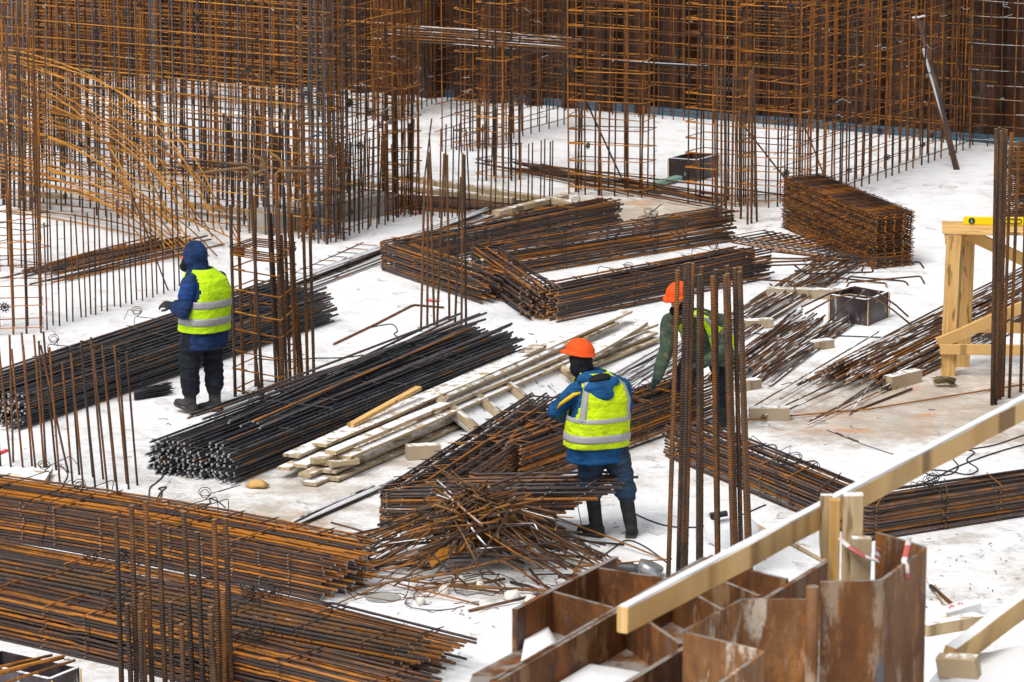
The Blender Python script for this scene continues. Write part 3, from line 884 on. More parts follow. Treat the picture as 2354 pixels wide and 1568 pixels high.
def tie_loops(root, path, ts, width, h, side=1, z0=0.0):
    a, c = flat(path[0]), flat(path[-1])
    for t in ts:
        L = [(path[i + 1] - path[i]).length for i in range(len(path) - 1)]
        s, q = t * sum(L), 0
        while q < len(L) - 1 and s > L[q]:
            s -= L[q]; q += 1
        d = (path[q + 1] - path[q]).normalized()
        n = V((-d.y, d.x, 0)) * side
        p = flat(path[q]) + d * s
        e = .012
        for rep in range(R_.choice((1, 2))):
            sl = R_.uniform(-.12, .12)
            sh = d * (rep * .05)
            loop = [p - n * e + sh, p - n * e + V((0, 0, h + e)) + d * sl + sh, p + n * (width + e) + V((0, 0, h + e)) + d * sl + sh, p + n * (width + e) + sh]
            loop = [q_ + V((0, 0, z0 + .006)) for q_ in loop]
            top = lerp(loop[1], loop[2], R_.random())
            b = MB()
            b.tube(rounded(loop + [loop[0]], .05, .3), 0.0042, 5)
            k = [top]
            tilt = R_.uniform(-.5, .5)
            for m in range(26):
                an = m * .48
                q1, q2 = math.cos(an) * (.035 + .0012 * m), math.sin(an) * .04
                k.append(top + V((q1, q2 * tilt, .045 + q2 + m * .0015)))
            k.append(k[-1] + d * R_.uniform(-.25, .25) + V((R_.uniform(-.1, .1), 0, R_.uniform(-.03, .14))))
            k.append(k[-1] + d * R_.uniform(-.15, .15) + V((R_.uniform(-.1, .1), 0, -.08)))
            b.tube(k, 0.0038, 5)
            b.build('tie_wire', M['wire'], root)
def bundle(label, path, cat='rebar bundle', group=None):
    return thing('rebar_bundle', label, cat, flat(path[0]), group)
def run(pts, smooth=0):
    g = [G(*p) for p in pts]
    for _ in range(smooth):
        o = [g[0]]
        for a, c in zip(g, g[1:]):
            o += [lerp(a, c, .25), lerp(a, c, .75)]
        g = o[:1] + o[2:-1] + [g[-1]]
    return g
def awayside(p):                      # which side of the line points away from the camera
    d = p[1] - p[0]
    return 1 if d.x > 0 else -1

# right-centre straight bundle
p = run([(1278, 742), (1770, 640)])
t = bundle('straight bundle of brown frames, front one of the three in the middle', p)
frames(t, p, 3, .26, 12, .030, .0120, .55, 'mill', .025)
frames(t, offset_poly(p, .33), 3, .24, 11, .030, .0120, .55, 'mill', .03, shift=.02)
tie_loops(t, p, (.35, .8), .6, .37)
# two bent bundles behind it
p = run([(1655, 548), (1082, 640), (1222, 738)])
t = bundle('bent bundle whose short leg fans out in front of the straight brown bundle', p)
frames(t, p, 3, .27, 14, .030, .0120, .55, 'mill', .025, side=1, tail=.05)
tie_loops(t, p, (.2, .42, .6), .29, .43, 1)
p = run([(1390, 514), (872, 620), (1105, 700)])
t = bundle('bent bundle with snow between its legs, leftmost of the middle bundles', p)
frames(t, p, 3, .28, 12, .030, .0120, .6, 'mill', .03, side=1, tail=.04)
tie_loops(t, p, (.15, .3), .30, .37, 1)
# lower right V
p = run([(1528, 1050), (1990, 1246), (2470, 1170)])
t = bundle('V-bent bundle passing behind the timber rail at the lower right', p)
frames(t, p, 4, .42, 11, .030, .0125, .5, 'mill', .03, side=1)
tie_loops(t, p, (.22, .36, .75), .44, .34, 1)
# worker's bundle
p = run([(1196, 1126), (1640, 962)])
t = bundle('straight bundle lying between the two workers in orange helmets', p)
frames(t, p, 2, .17, 14, .031, .0125, .5, 'mill_orange', .03)
frames(t, offset_poly(p, .25), 3, .22, 13, .031, .0125, .5, 'mill', .04, shift=.08)
tie_loops(t, p, (.6,), .5, .43)
# bent bundle behind the scrap heap
p = run([(1222, 985), (871, 1216), (1400, 1262)])
t = bundle('bent bundle with its corner just left of the scrap heap', p)
frames(t, p, 5, .62, 13, .028, .0120, .34, 'mill', .05, side=1, tail=.05, short_from=(10, .8), rise=.20)
tie_loops(t, p, (.25, .93), .6, .37, 1)
# black centre bundle
p = run([(537, 1114), (1200, 842)])
t = bundle('broad bundle of black new frames lying across the middle of the slab', p)
for k in range(6):
    q_ = [lerp(G(537, 1114), G(372, 1082), k / 5), lerp(G(1200, 842), G(1075, 808), k / 5)]
    frames(t, q_, 3, .135, (11, 12, 10, 12, 11, 9)[k], .0295, .0125, .75, 'black', .04, wr=.0045, shift=R_.uniform(-.08, .08), cap='greyend', wob=.005)
tie_loops(t, p, (.3, .72), .95, .34)
# black left bundle
p = run([(50, 988), (762, 740)])
t = bundle('long bundle of black frames reaching in from the left edge', p)
for k in range(6):
    q_ = [lerp(G(50, 988), G(-75, 955), k / 5), lerp(G(762, 742), G(650, 706), k / 5)]
    frames(t, q_, 3, .14, 11 if k % 2 else 12, .0295, .0125, .8, 'black', .06, wr=.0045, shift=R_.uniform(-.12, .12), cap='greyend', wob=.006)
tie_loops(t, p, (.35, .62, .8), 1.1, .36)
for (n0, n1, zz, k_) in [((470, 1045), (1080, 800), .345, 8), ((560, 1062), (1140, 822), .345, 6)]:
    for k in range(k_):
        a = G(n0[0] + R_.uniform(-40, 60), n0[1] + R_.uniform(-10, 12)) + V((0, 0, zz + R_.uniform(0, .03)))
        c = G(n1[0] + R_.uniform(-60, 40), n1[1] + R_.uniform(-14, 14)) + V((0, 0, zz + R_.uniform(0, .03)))
        tag(bar('loose_bar', a, c, .0125, R_.choice(('black', 'black', 'mill')), None, R_.uniform(-.03, .03), 'greyend', 8), 'loose bar lying askew on top of the broad black bundle', 'rebar', 'loose bars on the broad black bundle')
# big orange bundles at the lower left
p = run([(-90, 1228), (260, 1283), (560, 1345), (752, 1384)], 2)
t = bundle('long orange bundle at the left with its cut ends by the scrap heap', p)
frames(t, p, 5, .55, 14, .027, .0118, .55, 'mill_orange', .06, cap='greyend', wob=.0015)
frames(t, offset_poly(p, .66), 3, .3, 12, .027, .0110, .55, 'mill_orange', .06, shift=-.32, cap='greyend', wob=.0015)
tie_loops(t, p, (.06, .22, .52), .95, .4)
p = run([(-90, 1322), (480, 1430), (972, 1556)], 2)
t = bundle('thin orange bundle in the lower left, furthest right of its ends', p)
frames(t, p, 4, .40, 9, .031, .0120, .6, 'mill_orange', .09)
tie_loops(t, p, (.3, .62), .42, .28)
p = run([(-90, 1392), (915, 1592)])
t = bundle('bundle of grey ribbed bars between the orange bundles at lower left', p)
frames(t, p, 5, .42, 11, .032, .0145, .62, 'grey_rib', .07, wob=.002)
tie_loops(t, p, (.38, .6), .5, .36)
p = run([(-90, 1450), (393, 1560), (930, 1700)], 2)
t = bundle('front orange bundle cut off by the bottom edge at lower left', p)
frames(t, p, 5, .45, 12, .031, .0130, .5, 'mill_orange', .08)
tie_loops(t, p, (.3, .62), .52, .37)
# stack of mesh sheets
def sheets(label, A, B, C, n, nl, ncross, dz, r):
    A, B, C = flat(A), flat(B), flat(C)
    root = thing('mesh_sheet_stack', label, 'mesh stack', A)
    ex, ey = (B - A), (C - A)
    ux, uy = ex.normalized(), ey.normalized()
    for i in range(n):
        b, cw = MB(), MB()
        sh = ux * R_.gauss(0, .010) + uy * R_.gauss(0, .009) + V((0, 0, r + i * dz))
        for k in range(nl):
            s = A + ey * (k / (nl - 1)) + sh
            b.tube([s - ux * .03, s + ex * .5, s + ex + ux * .03], r, 5)
        fo = b.build('mesh_sheet', M['rust_bright'] if i % 3 else M['rust'], root)
        for k in range(ncross):
            s = A + ex * ((k + .1) / (ncross - .8)) + sh + V((0, 0, r * 1.6))
            cw.tube([s - uy * .04 * R_.uniform(.5, 1.4), s + ey + uy * .04 * R_.uniform(.5, 1.4)], r * .9, 5)
        cw.build('cross_bars', M['rust'], fo)
    return root
t = sheets('tall stack of narrow rusty mesh sheets lying near the right mesh', G(2012, 619), G(1803, 525), G(2093, 611), 34, 5, 36, .0198, .0075)
t = sheets('stack of mesh sheets half hidden by the right edge bar cluster', G(2292, 509), G(2292, 509) + V((.9, 2.0, 0)), G(2292, 509) + V((1.1, -.15, 0)), 36, 3, 16, .025, .006)
# ladder mats
p = run([(1690, 560), (1985, 612)])
t = bundle('low pile of ladder mats lying behind the tangle of hooked bars', p)
frames(t, p, 2, .55, 4, .028, .008, .13, 'mill_orange', .1, wr=.006)
p = run([(620, 700), (905, 575)])
t = thing('ladder_mat', 'single ladder mat lying flat on the snow behind the snowy bars', 'ladder mat', flat(p[0]))
frames(t, [q + V((0.05, .25, 0)) for q in p], 2, .5, 1, .028, .007, .27, 'rust', .02, wr=.0055)

# ------------------------------------------------------------------ loose bars
def loose(n, n0, n1, spread, zmax, r, mat, label, group, lenj=.6, name='loose_bar', skew=.10, cat='rebar', bow=.03):
    A, B = G(*n0), G(*n1)
    d = (B - A).normalized()
    nr = V((-d.y, d.x, 0))
    for k in range(n):
        o = R_.uniform(-spread, spread)
        h = zmax * (1 - (o / spread) ** 2) * R_.random() ** .6
        a = A + nr * o + d * R_.gauss(0, lenj) + V((0, 0, r + h))
        b_ = B + nr * (o + R_.gauss(0, skew)) + d * R_.gauss(0, lenj) + V((0, 0, r + h * R_.uniform(.7, 1.1)))
        ob = bar(name, a, b_, r, mat, None, R_.choice((0, bow, -bow, bow * .5)), seg=8)
        tag(ob, label, cat, group)
loose(128, (1968, 880), (2440, 640), .50, .24, .0120, 'loose', 'snow dusted loose bar in the pile under the yellow trestle', 'loose bars under the trestle', .24, skew=.07)
loose(9, (1780, 950), (2190, 735), .7, .08, .009, 'loose', 'stray bar reaching left out of the pile under the trestle', 'stray bars left of the trestle pile', .7, skew=.3)
loose(46, (1695, 880), (1872, 752), .40, .16, .011, 'loose', 'short loose bar in the pile behind the bending worker', 'loose bars behind the bending worker', .3)
loose(22, (1640, 790), (1935, 610), .30, .08, .011, 'loose', 'loose bar running from the bending worker towards the hooked tangle', 'loose bars towards the tangle', .4)
loose(16, (1415, 905), (1600, 800), .30, .10, .014, 'snowy', 'thick snowy bar between the planks and the bending worker', 'thick snowy bars by the planks', .2)
loose(42, (108, 640), (385, 572), .36, .15, .011, 'mill', 'bar in the loose pile seen through the single starter row', 'loose bars behind the starter row', .28)
loose(11, (-60, 905), (660, 668), .30, .05, .0165, 'snowy', 'thick snowy bar lying behind the long black bundle', 'snowy bars behind the black bundle', .3, skew=.08, bow=.02)
loose(12, (640, 678), (1118, 496), .22, .09, .0165, 'snowy', 'thick snowy ribbed bar leading up to the bent bundle', 'snowy bars by the bent bundle', .12, skew=.05, bow=.02)
loose(14, (800, 462), (1330, 492), .40, .07, .016, 'grey_rib', 'thick grey bar lying among the far starter bars', 'thick grey bars in the distance', .4, skew=.2)
loose(16, (1180, 388), (1635, 466), .35, .12, .011, 'rust', 'long thin rusty bar lying in front of the broad cage', 'thin bars before the broad cage', .4, skew=.3)
loose(9, (420, 400), (560, 405), .4, .2, .013, 'mill', 'dark bar in the small pile behind the left meshes', 'dark bars behind the left meshes', .2)
loose(5, (610, 1245), (880, 1120), .14, .02, .0165, 'snowy', 'snowy ribbed bar leading to the corner of the bent bundle', 'snowy bars at the bent corner', .15, skew=.03)
def one(label, pts, r, mat, cat='rebar', name='loose_bar', cap='rawend', sides=8):
    b = MB()
    b.tube(pts, r, sides, None, 1)
    return tag(b.build(name, [M[mat], M[cap]]), label, cat)
one('single bent bar lying in the open snow between the black and brown bundles', [G(*z6(705, 1568), .014), G(*z6(1100, 1380), .014), G(*z6(1400, 1225), .014), G(*z6(1440, 1215), .014), G(*z6(1700, 1238), .014)], .0125, 'rust_rib')
one('long thin ribbed bar lying over the snowy bars behind the orange bundle', [G(330, 1160, .1), G(540, 1190, .07), G(753, 1232, .03)], .0125, 'rust_rib')
one('long thin rod lying right across the tan patch below the trestle', [G(1715, 965, .03), G(2000, 940, .02), G(2280, 895, .02), G(2430, 872, .02)], .0085, 'rust')
one('short rod lying on the tan snow patch', [G(*z4(800, 640), .01), G(*z4(1325, 435), .02)], .012, 'rust_rib')
one('short thin rod leaning on the long rod by the tan patch', [G(*z4(765, 670), .01), G(*z4(935, 420), .1)], .008, 'loose')
one('frosted rod half buried in the snow above the timber rail', [G(*z4(565, 805), .006), G(*z4(800, 900), .006), G(*z4(1150, 1025), .004)], .012, 'snowy')
one('curved bar arching over the square formwork box', [P(*p_, G(1960, 740).y - .1) for p_ in ((1842, 706), (1905, 676), (1965, 660), (2010, 668), (2060, 702), (2088, 728))], .011, 'rust_rib')
one('second curved bar bowed over the square formwork box', [P(*p_, G(1960, 740).y - .3) for p_ in ((1850, 722), (1915, 685), (1950, 677), (2010, 685), (2052, 712), (2095, 747))], .011, 'loose')
one('straight bar leaning on the near corner of the square formwork box', [P(*p_, G(1960, 740).y - .35) for p_ in ((1882, 764), (1950, 693), (1990, 668))], .011, 'loose')
one('bent dark wire lying on the snow left of the corner of the bent bundle', [G(*z1(360, 1290), .01), G(*z1(700, 1360), .01), G(*z1(1035, 1440), .01)], .010, 'rust')
# hooked bars tangle
for k in range(17):
    x, y = R_.uniform(1825, 1985), R_.uniform(588, 650)
    a = R_.uniform(-.3, .5) + (math.pi if R_.random() < .3 else 0)
    p0 = G(x, y, R_.uniform(.02, .28))
    d = V((math.cos(a), math.sin(a) * .8, R_.uniform(-.1, .1)))
    n = V((-d.y, d.x, R_.uniform(-.2, .3))).normalized() * R_.choice((-1, 1))
    L1 = R_.uniform(.5, 1.1)
    pts = rounded([p0 + n * R_.uniform(.15, .35) - d * .05, p0, p0 + d * L1, p0 + d * (L1 + .02) + n * R_.uniform(.1, .3)], .05, .5)
    pts = [V((q.x, q.y, max(.012, q.z))) for q in pts]
    b = MB()
    b.tube(pts, .011, 6, None, 1)
    tag(b.build('hooked_bar', [M['rust_rib'], M['rawend']]), 'short hooked bar in the tangle in front of the tall sheet stack', 'rebar', 'hooked bars in the tangle')

# scrap heap
def scrap():
    Cg = G(1092, 1298)
    for k in range(298):
        edge = k > 262
        rr = abs(R_.gauss(0, .60)) if not edge else R_.uniform(.8, 1.4)
        an = R_.uniform(0, 2 * math.pi)
        cx, cy = rr * math.cos(an) * 1.02, rr * math.sin(an) * .95
        if rr > 1.4: continue
        hmax = max(0.0, .64 * (1 - (math.hypot(cx / 1.15, cy / 1.15)) ** 1.4))
        z = (.02 if edge else hmax * (R_.random() ** .5)) + .02
        c = Cg + V((cx, cy, z))
        # rods run outwards down the heap, with a good share lying any way
        ra = an + R_.gauss(0, .5) if R_.random() < .10 else ((R_.gauss(-.45, .40) if cx > R_.gauss(0, .3) else math.pi + R_.gauss(.35, .42)) if R_.random() < .78 else R_.uniform(0, 6.28))
        L = R_.uniform(.35, 1.15) if R_.random() < .85 else R_.uniform(1.1, 1.5)
        sl = -.30 if ra == an else R_.uniform(-.25, .25)
        out = V((math.cos(ra), math.sin(ra), 0))
        slope = -(.48) * out.dot(V((math.cos(an), math.sin(an), 0))) * (0 if edge else 1) + R_.gauss(0, .12)
        a, b_ = c - out * L / 2 - V((0, 0, slope * L / 2)), c + out * L / 2 + V((0, 0, slope * L / 2))
        a.z, b_.z = max(a.z, .012), max(b_.z, .012)
        r = R_.choice((.006, .008, .009, .010, .013))
        o = bar('scrap_rod', a, b_, r, R_.choice(('scrap', 'scrap', 'scrap', 'rust', 'loose')), None, R_.choice((0, 0, .02, -.03, .07)), seg=4)
        tag(o, 'short rusty rod in the tangled scrap heap at the feet of the helmeted worker', 'scrap rod', 'rods of the scrap heap')
    for k in range(12):
        c = Cg + V((R_.uniform(-1.0, 1.0), R_.uniform(-1.2, -.2), .05))
        pts = [c]
        a = R_.uniform(0, 6.28)
        for q in range(14):
            a += R_.gauss(.35, .4)
            pts.append(pts[-1] + V((math.cos(a) * .12, math.sin(a) * .12, R_.gauss(0, .03))))
        pts = [V((q.x, q.y, max(.008, q.z))) for q in pts]
        b = MB()
        b.tube(pts, .0045, 5)
        tag(b.build('scrap_wire', M['rust']), 'curly rusty wire at the foot of the scrap heap', 'wire', 'curly wires of the scrap heap')
    for k in range(7):
        x, y = R_.uniform(960, 1300), R_.uniform(1335, 1385)
        c = G(x, y, .05)
        b = MB()
        b.ell(c - V((0, 0, .02)), .07 * R_.uniform(.5, 1.1), .06, .05, None, 7, 5)
        for v_ in b.v:
            v_ += V((R_.gauss(0, .009), R_.gauss(0, .009), R_.gauss(0, .007)))
        tag(b.build('foam_lump', M['foam']), 'pale crumbled foam lump in the snow below the scrap heap', 'foam lump', 'foam lumps below the scrap heap')
M['foam'] = concrete('pale_foam', (0.74, 0.71, 0.64))
scrap()
# flat strip of rusty sheet and crumpled bag on the heap
b = MB()
b.board(G(985, 1290, .12), G(1095, 1232, .34), .12, .006, up=(0, -.5, 1), seg=6, jit=.01, ch=.002, twist=.8)
tag(b.build('steel_strip', M['rust_bright']), 'flat bright rusty strip lying on the left flank of the scrap heap', 'steel strip')
b = MB()
b.ell(P(1165, 1180, G(1120, 1290).y), .10, .08, .10, None, 9, 6)
for v_ in b.v: v_ += V((R_.gauss(0, .02), R_.gauss(0, .02), R_.gauss(0, .02)))
tag(b.build('crumpled_paper', M['wood_new']), 'crumpled brown paper scrap stuck on the top of the scrap heap', 'paper')

# ------------------------------------------------------------------ timber
def plank(label, n, f, z, wd=.15, th=.035, mat='wood_old', group=None, name='timber_plank', cat='plank', z2_=None, tw=0.0, up=None):
    b = MB()
    L_ = (G(*f) - G(*n)).length
    b.board(G(*n, z), G(*f, z if z2_ is None else z2_), wd, th, up=up, seg=7 if L_ > 2 else 3, jit=.0035 if L_ > 2 else .001, twist=tw)
    return tag(b.build(name, M[mat]), label, cat, group)
PL = 'weathered snowy plank in the long timber pile between the black and brown bundles'
PG = 'planks of the long timber pile'
for (n, f, z, wd, mt) in [((712, 1112), (1170, 905), .03, .15, 'wood_old'), ((765, 1102), (1210, 905), .03, .14, 'wood_bare'), ((700, 1093), (1180, 880), .085, .14, 'wood_bare'), ((755, 1085), (1240, 872), .085, .15, 'wood_old'),
                          ((735, 1066), (1250, 846), .135, .16, 'wood_old'), ((690, 1072), (1150, 862), .12, .15, 'wood_snow'), ((652, 1078), (1120, 858), .10, .13, 'wood_snow'),
                          ((668, 1048), (1240, 796), .17, .17, 'wood_old'), ((735, 1024), (1200, 822), .21, .15, 'wood_snow'), ((792, 1052), (1300, 830), .20, .13, 'wood_snow'), ((950, 930), (1440, 716), .13, .15, 'wood_snow'),
                          ((1080, 905), (1500, 745), .16, .14, 'wood_snow'), ((1210, 880), (1500, 765), .10, .14, 'wood_old'), ((1260, 880), (1508, 778), .05, .13, 'wood_bare'), ((1130, 870), (1410, 742), .08, .15, 'wood_bare'), ((1300, 850), (1480, 742), .20, .11, 'wood_snow')]:
    plank(PL, n, f, z, wd, .032, mt, PG)
plank('long narrow plank white with snow on top of the timber pile', (760, 1040), (1330, 800), .265, .12, .04, 'wood_snow')
plank('small fresh yellow batten slanting up over the black frames', (806, 978), (962, 892), .25, .07, .04, 'wood_new', name='timber_batten', cat='batten', z2_=.34)
for k, (x, y, z) in enumerate([(795, 1040, .205), (750, 1055, .175), (985, 960, .20), (910, 1000, .15), (1040, 930, .16), (790, 1062, .16)]):
    a = G(x, y, z)
    b = MB()
    b.board(a - V((.13, .08, 0)), a + V((.13, .06, 0)), .09, .05)
    tag(b.build('timber_block', M['wood_bare']), 'short timber spacer block wedged between the planks of the pile', 'timber block', 'spacer blocks in the plank pile')
# frosted formwork panel with cleats
def panel():
    a, c = G(1045, 965, .12), G(1330, 838, .12)
    d = (c - a).normalized()
    n = V((-d.y, d.x, 0))
    up = (n * -.55 + V((0, 0, .83))).normalized()
    root = thing('shuttering_board', 'frosted formwork panel with cross cleats leaning on the plank pile', 'formwork panel', flat(a))
    b = MB()
    b.board(a, c, .48, .03, up=up, seg=8)
    b.build('board', M['wood_frost'], root)
    side = d.cross(up).normalized()
    for t_ in (.02, .22, .45, .85):
        p_ = lerp(a, c, t_) + up * .05
        b = MB()
        b.board(p_ - side * .27, p_ + side * .27, .10, .06, up=up)
        b.build('cleat', M['wood_bare'], root)
    p_, q_ = lerp(a, c, 0.0), lerp(a, c, 1.0)
    b = MB()
    b.board(a - side * .2 + up * .1, c - side * .2 + up * .1, .12, .04, up=side, seg=8)
    b.build('edge_rail', M['wood_old'], root)
panel()
BL = [((935, 1040), (1010, 1035), .14, 'thick timber block under the middle of the plank pile'), ((1722, 950), (1814, 950), .13, 'timber block lying near the feet of the bending worker'), ((1862, 795), (1910, 788), .10, 'timber block under the near end of the pile behind the bending worker'),
      ((1762, 672), (1935, 676), .12, 'long timber bearer under the bars left of the square box'), ((1712, 745), (1775, 742), .10, 'timber bearer under the bars right behind the bending worker'), ((1690, 890), (1742, 880), .10, 'stacked timber offcut beside the bending worker'),
      ((2040, 880), (2110, 862), .14, 'timber block propping the near end of the pile under the trestle'), ((1940, 842), (1985, 832), .12, 'half hidden timber block in the pile left of the trestle')]
for n, f, th, lb in BL:
    b = MB()
    b.board(G(*n, th / 2), G(*f, th / 2), .12, th, seg=2)
    tag(b.build('timber_block', M['wood_old']), lb, 'timber block')
for (n, f, lb) in [((752, 412), (1182, 462), 'long pale timber lying behind the far starter bars'), ((880, 402), (1330, 470), 'second long pale timber lying among the far starter bars'), ((1140, 490), (1300, 452), 'fresh yellow timber under the bent bundles'), ((430, 470), (760, 512), 'yellow board on the low concrete kerb among the meshes'), ((690, 455), (830, 420), 'short grey timber lying across the far bars'), ((60, 445), (150, 452), 'yellow timber offcut behind the left edge cage')]:
    plank(lb, n, f, .12, .12, .07, 'wood_bare', name='timber_beam', cat='timber')
b = MB()
a, c = G(590, 555), G(880, 505)
b.board(a + V((0, .6, .14)), c + V((0, .6, .14)), .45, .28, seg=6)
tag(b.build('concrete_kerb', M['concrete']), 'low grey concrete upstand behind the corner of the grey barred mesh', 'concrete upstand')
b = MB()
b.board(G(*z1(-120, 1240), .03), G(*z1(440, 1225), .05), .5, .05, seg=5, jit=.006)
tag(b.build('timber_plank', M['wood_snow']), 'broken snowy board at the left edge beside the double starter row', 'plank')

# ------------------------------------------------------------------ formwork boxes
def box(label, F, Rr, L, h, t=.02, mat='ply'):
    """open box: front corner F, right corner Rr, left corner L on the ground."""
    F, Rr, L = flat(F), flat(Rr), flat(L)
    B_ = Rr + L - F
    root = thing('formwork_box', label, 'formwork box', F)
    c = [F, Rr, B_, L]
    ctr = sum(c, V()) / 4
    for i in range(4):
        a, b_ = c[i], c[(i + 1) % 4]
        d = (b_ - a).normalized()
        n = V((-d.y, d.x, 0))
        if n.dot(ctr - a) < 0: n = -n
        e = t if i % 2 else 0
        b = MB()
        a2, b2 = a + d * (e + .001 * (i % 2)), b_ - d * (e + .001 * (i % 2))
        b.slab([(a2.x, a2.y), (b2.x, b2.y), ((b2 + n * t).x, (b2 + n * t).y), ((a2 + n * t).x, (a2 + n * t).y)], 0.002, h)
        b.build('side_panel', M[mat], root)
    for i in (0, 1, 3):
        b = MB()
        p_ = c[i] - (ctr - c[i]).normalized() * .012
        b.board(p_ + V((0, 0, .003)), p_ + V((0, 0, h - .01)), .013, .013, up=(0, 1, 0), ch=.002)
        b.build('corner_batten', M['wood_new'], root)
    b = MB()
    off = [q + (ctr - q).normalized() * .012 + V((0, 0, h + .004)) for q in c]
    for i in range(4):
        b.board(off[i], lerp(off[i], off[(i + 1) % 4], .985), .024, .008, seg=2, jit=.001, ch=.002)
    b.build('snow_rim', M['snow'], root)
    return root
box('square plywood formwork box standing in the snow left of the trestle', G(1994, 750), G(2042, 730), G(1907, 737), .30)
box('dark formwork box standing in front of the cluster near the corner cage', G(1600, 418), G(1652, 404), G(1537, 413), .30)
box('formwork box with rods across it at the bottom left corner', G(120, 1668), G(185, 1640), G(-60, 1625), .36)
for (a, c) in (((-40, 1555), (148, 1508)), ((-40, 1562), (146, 1512)), ((-30, 1585), (172, 1518)), ((-60, 1548), (120, 1506))):
    o = bar('loose_bar', G(*a, .38), G(*c, .42), .012, 'rust_bright', None, .01, seg=4)
    tag(o, 'orange rod laid across the formwork box at the bottom left', 'rebar', 'rods on the bottom left box')
b = MB()
b.board(G(1490, 428, .04), G(1560, 408, .06), .12, .05)
tag(b.build('green_plank', NT('green_paint').done((0.25, 0.42, 0.33), 0.7)), 'pale green board lying beside the dark formwork box', 'board')

# ------------------------------------------------------------------ trestle, level, broom
def trestle():
    Yf = G(2172, 864)
    A = P(2172, 530, Yf.y)                   # top at left
    zt = A.z
    root = thing('trestle', 'yellow pine trestle table standing over the loose bars at the right edge', 'trestle', flat(Yf))
    u = V((1, -.10, 0)).normalized()
    n = V((-u.y, u.x, 0))
    o0 = flat(Yf)
    def bd(name, a, c, wd, th, up=None, mat='wood_new'):
        b = MB()
        b.board(a, c, wd, th, up=up)
        return b.build(name, M[mat], root)
    for k in range(4):
        q = o0 + n * (.05 + k * .145) - u * .06 + V((0, 0, zt - .02 + .002 * k))
        bd('table_board', q, q + u * 2.6, .135, .035)
    lx = u * .03
    for (s, t_) in ((0.0, 0.0), (0.0, .48)):
        a = o0 + u * s + n * t_ + lx
        a = a + u * (.16 if t_ else 0)
        bd('leg', a + V((0, 0, .0)), a + V((0, 0, zt - .045)) + u * .03, .15, .05, up=(0, 1, .01))
    for (s, t_) in ((2.3, 0.0), (2.3, .48)):
        a = o0 + u * s + n * t_
        bd('leg', a, a + V((0, 0, zt - .045)), .11, .05, up=(0, 1, .01))
    bd('stretcher', o0 - n * .05 - u * .06 + V((0, 0, .30)), o0 - n * .05 + u * 2.4 + V((0, 0, .30)), .05, .11)
    bd('stretcher', o0 + n * .55 - u * .03 + V((0, 0, .42)), o0 + n * .55 + u * 2.4 + V((0, 0, .42)), .05, .11)
    bd('brace', o0 - n * .055 - u * .08 + V((0, 0, .36)), o0 - n * .055 + u * 1.25 + V((0, 0, .98)), .035, .13, up=(0, -.2, 1))
    bd('brace', o0 + n * .3 + u * .2 + V((0, 0, zt - .08)), o0 + n * .3 + u * 1.35 + V((0, 0, zt - .6)), .035, .13, up=(0, -.2, 1))
    bd('wedge', o0 + n * .2 + u * .10 + V((0, 0, .05)), o0 + n * .2 + u * .14 + V((0, 0, zt - .25)), .04, .03, up=(0, 1, .01), mat='wood_bare')
    bd('end_rail', o0 - n * .02 - u * .01 + V((0, 0, zt - .1)), o0 + n * .56 - u * .01 + V((0, 0, zt - .1)), .04, .10)
    return o0, u, n, zt
o0, u, n, zt = trestle()
def level():
    a = P(2209, 525, (o0 + n * .35).y)
    a = o0 + n * .36 + u * .16 + V((0, 0, zt + .002))
    root = thing('spirit_level', 'yellow spirit level with a green vial lying on the trestle top', 'spirit level', a)
    ym = NT('yellow_paint').done((0.85, 0.66, 0.0), 0.4)
    gm = NT('green_vial').done((0.10, 0.42, 0.26), 0.2)
    b = MB()
    b.board(a + V((0, 0, .045)), a + u * 1.6 + V((0, 0, .045)), .026, .086, seg=6, jit=0)
    b.build('body', ym, root)
    for s in (.09,):
        p_ = a + u * s + V((0, 0, .045)) - n * .0145
        b = MB()
        b.tube([p_ + n * .002, p_ - n * .006], .034, 14)
        vr = b.build('vial_ring', M['plastic'], root)
        b = MB()
        b.board(p_ - n * .008 - V((0, 0, .02)), p_ - n * .008 + V((0, 0, .02)), .02, .006, up=n)
        o_ = b.build('vial', gm, root)
    p_ = a + u * .52 + V((0, 0, .047)) - n * .0155
    b = MB()
    ring = [p_ + u * (x * .09) + V((0, 0, z_ * .024)) for x, z_ in ((-1, -.5), (-.9, -1), (.9, -1), (1, -.5), (1, .5), (.9, 1), (-.9, 1), (-1, .5))]
    b.tube(ring, .006, 5, 0, closed=True)
    b.build('hand_hole', M['plastic'], root)
    p_ = a + u * 1.05 + V((0, 0, .047)) - n * .0155
    b = MB()
    b.tube([q + u * .53 for q in ring], .006, 5, 0, closed=True)
    b.build('hand_hole', M['plastic'], root)
level()
def broom(label, x, y, L, mat, dark):
    b = MB()
    c = G(x, y, .05)
    for k in range(130):
        a = R_.gauss(0, .28)
        e = c + V((math.cos(a) * L * R_.uniform(.8, 1.1), math.sin(a) * L * .9, R_.uniform(-.03, .04)))
        s0 = c + V((R_.gauss(0, .02), R_.gauss(0, .03), R_.uniform(-.02, .05)))
        e.z = max(e.z, .006)
        b.tube([s0, lerp(s0, e, .5) + V((0, 0, .015)), e], .0028, 3)
    return tag(b.build('twig_broom', dark), label, 'broom')
broom('worn twig broom head lying on the tan snow below the trestle', 2152, 878, .20, None, steel('twigs', (0.09, .06, .03), (.2, .15, .06), (.35, .27, .1)))
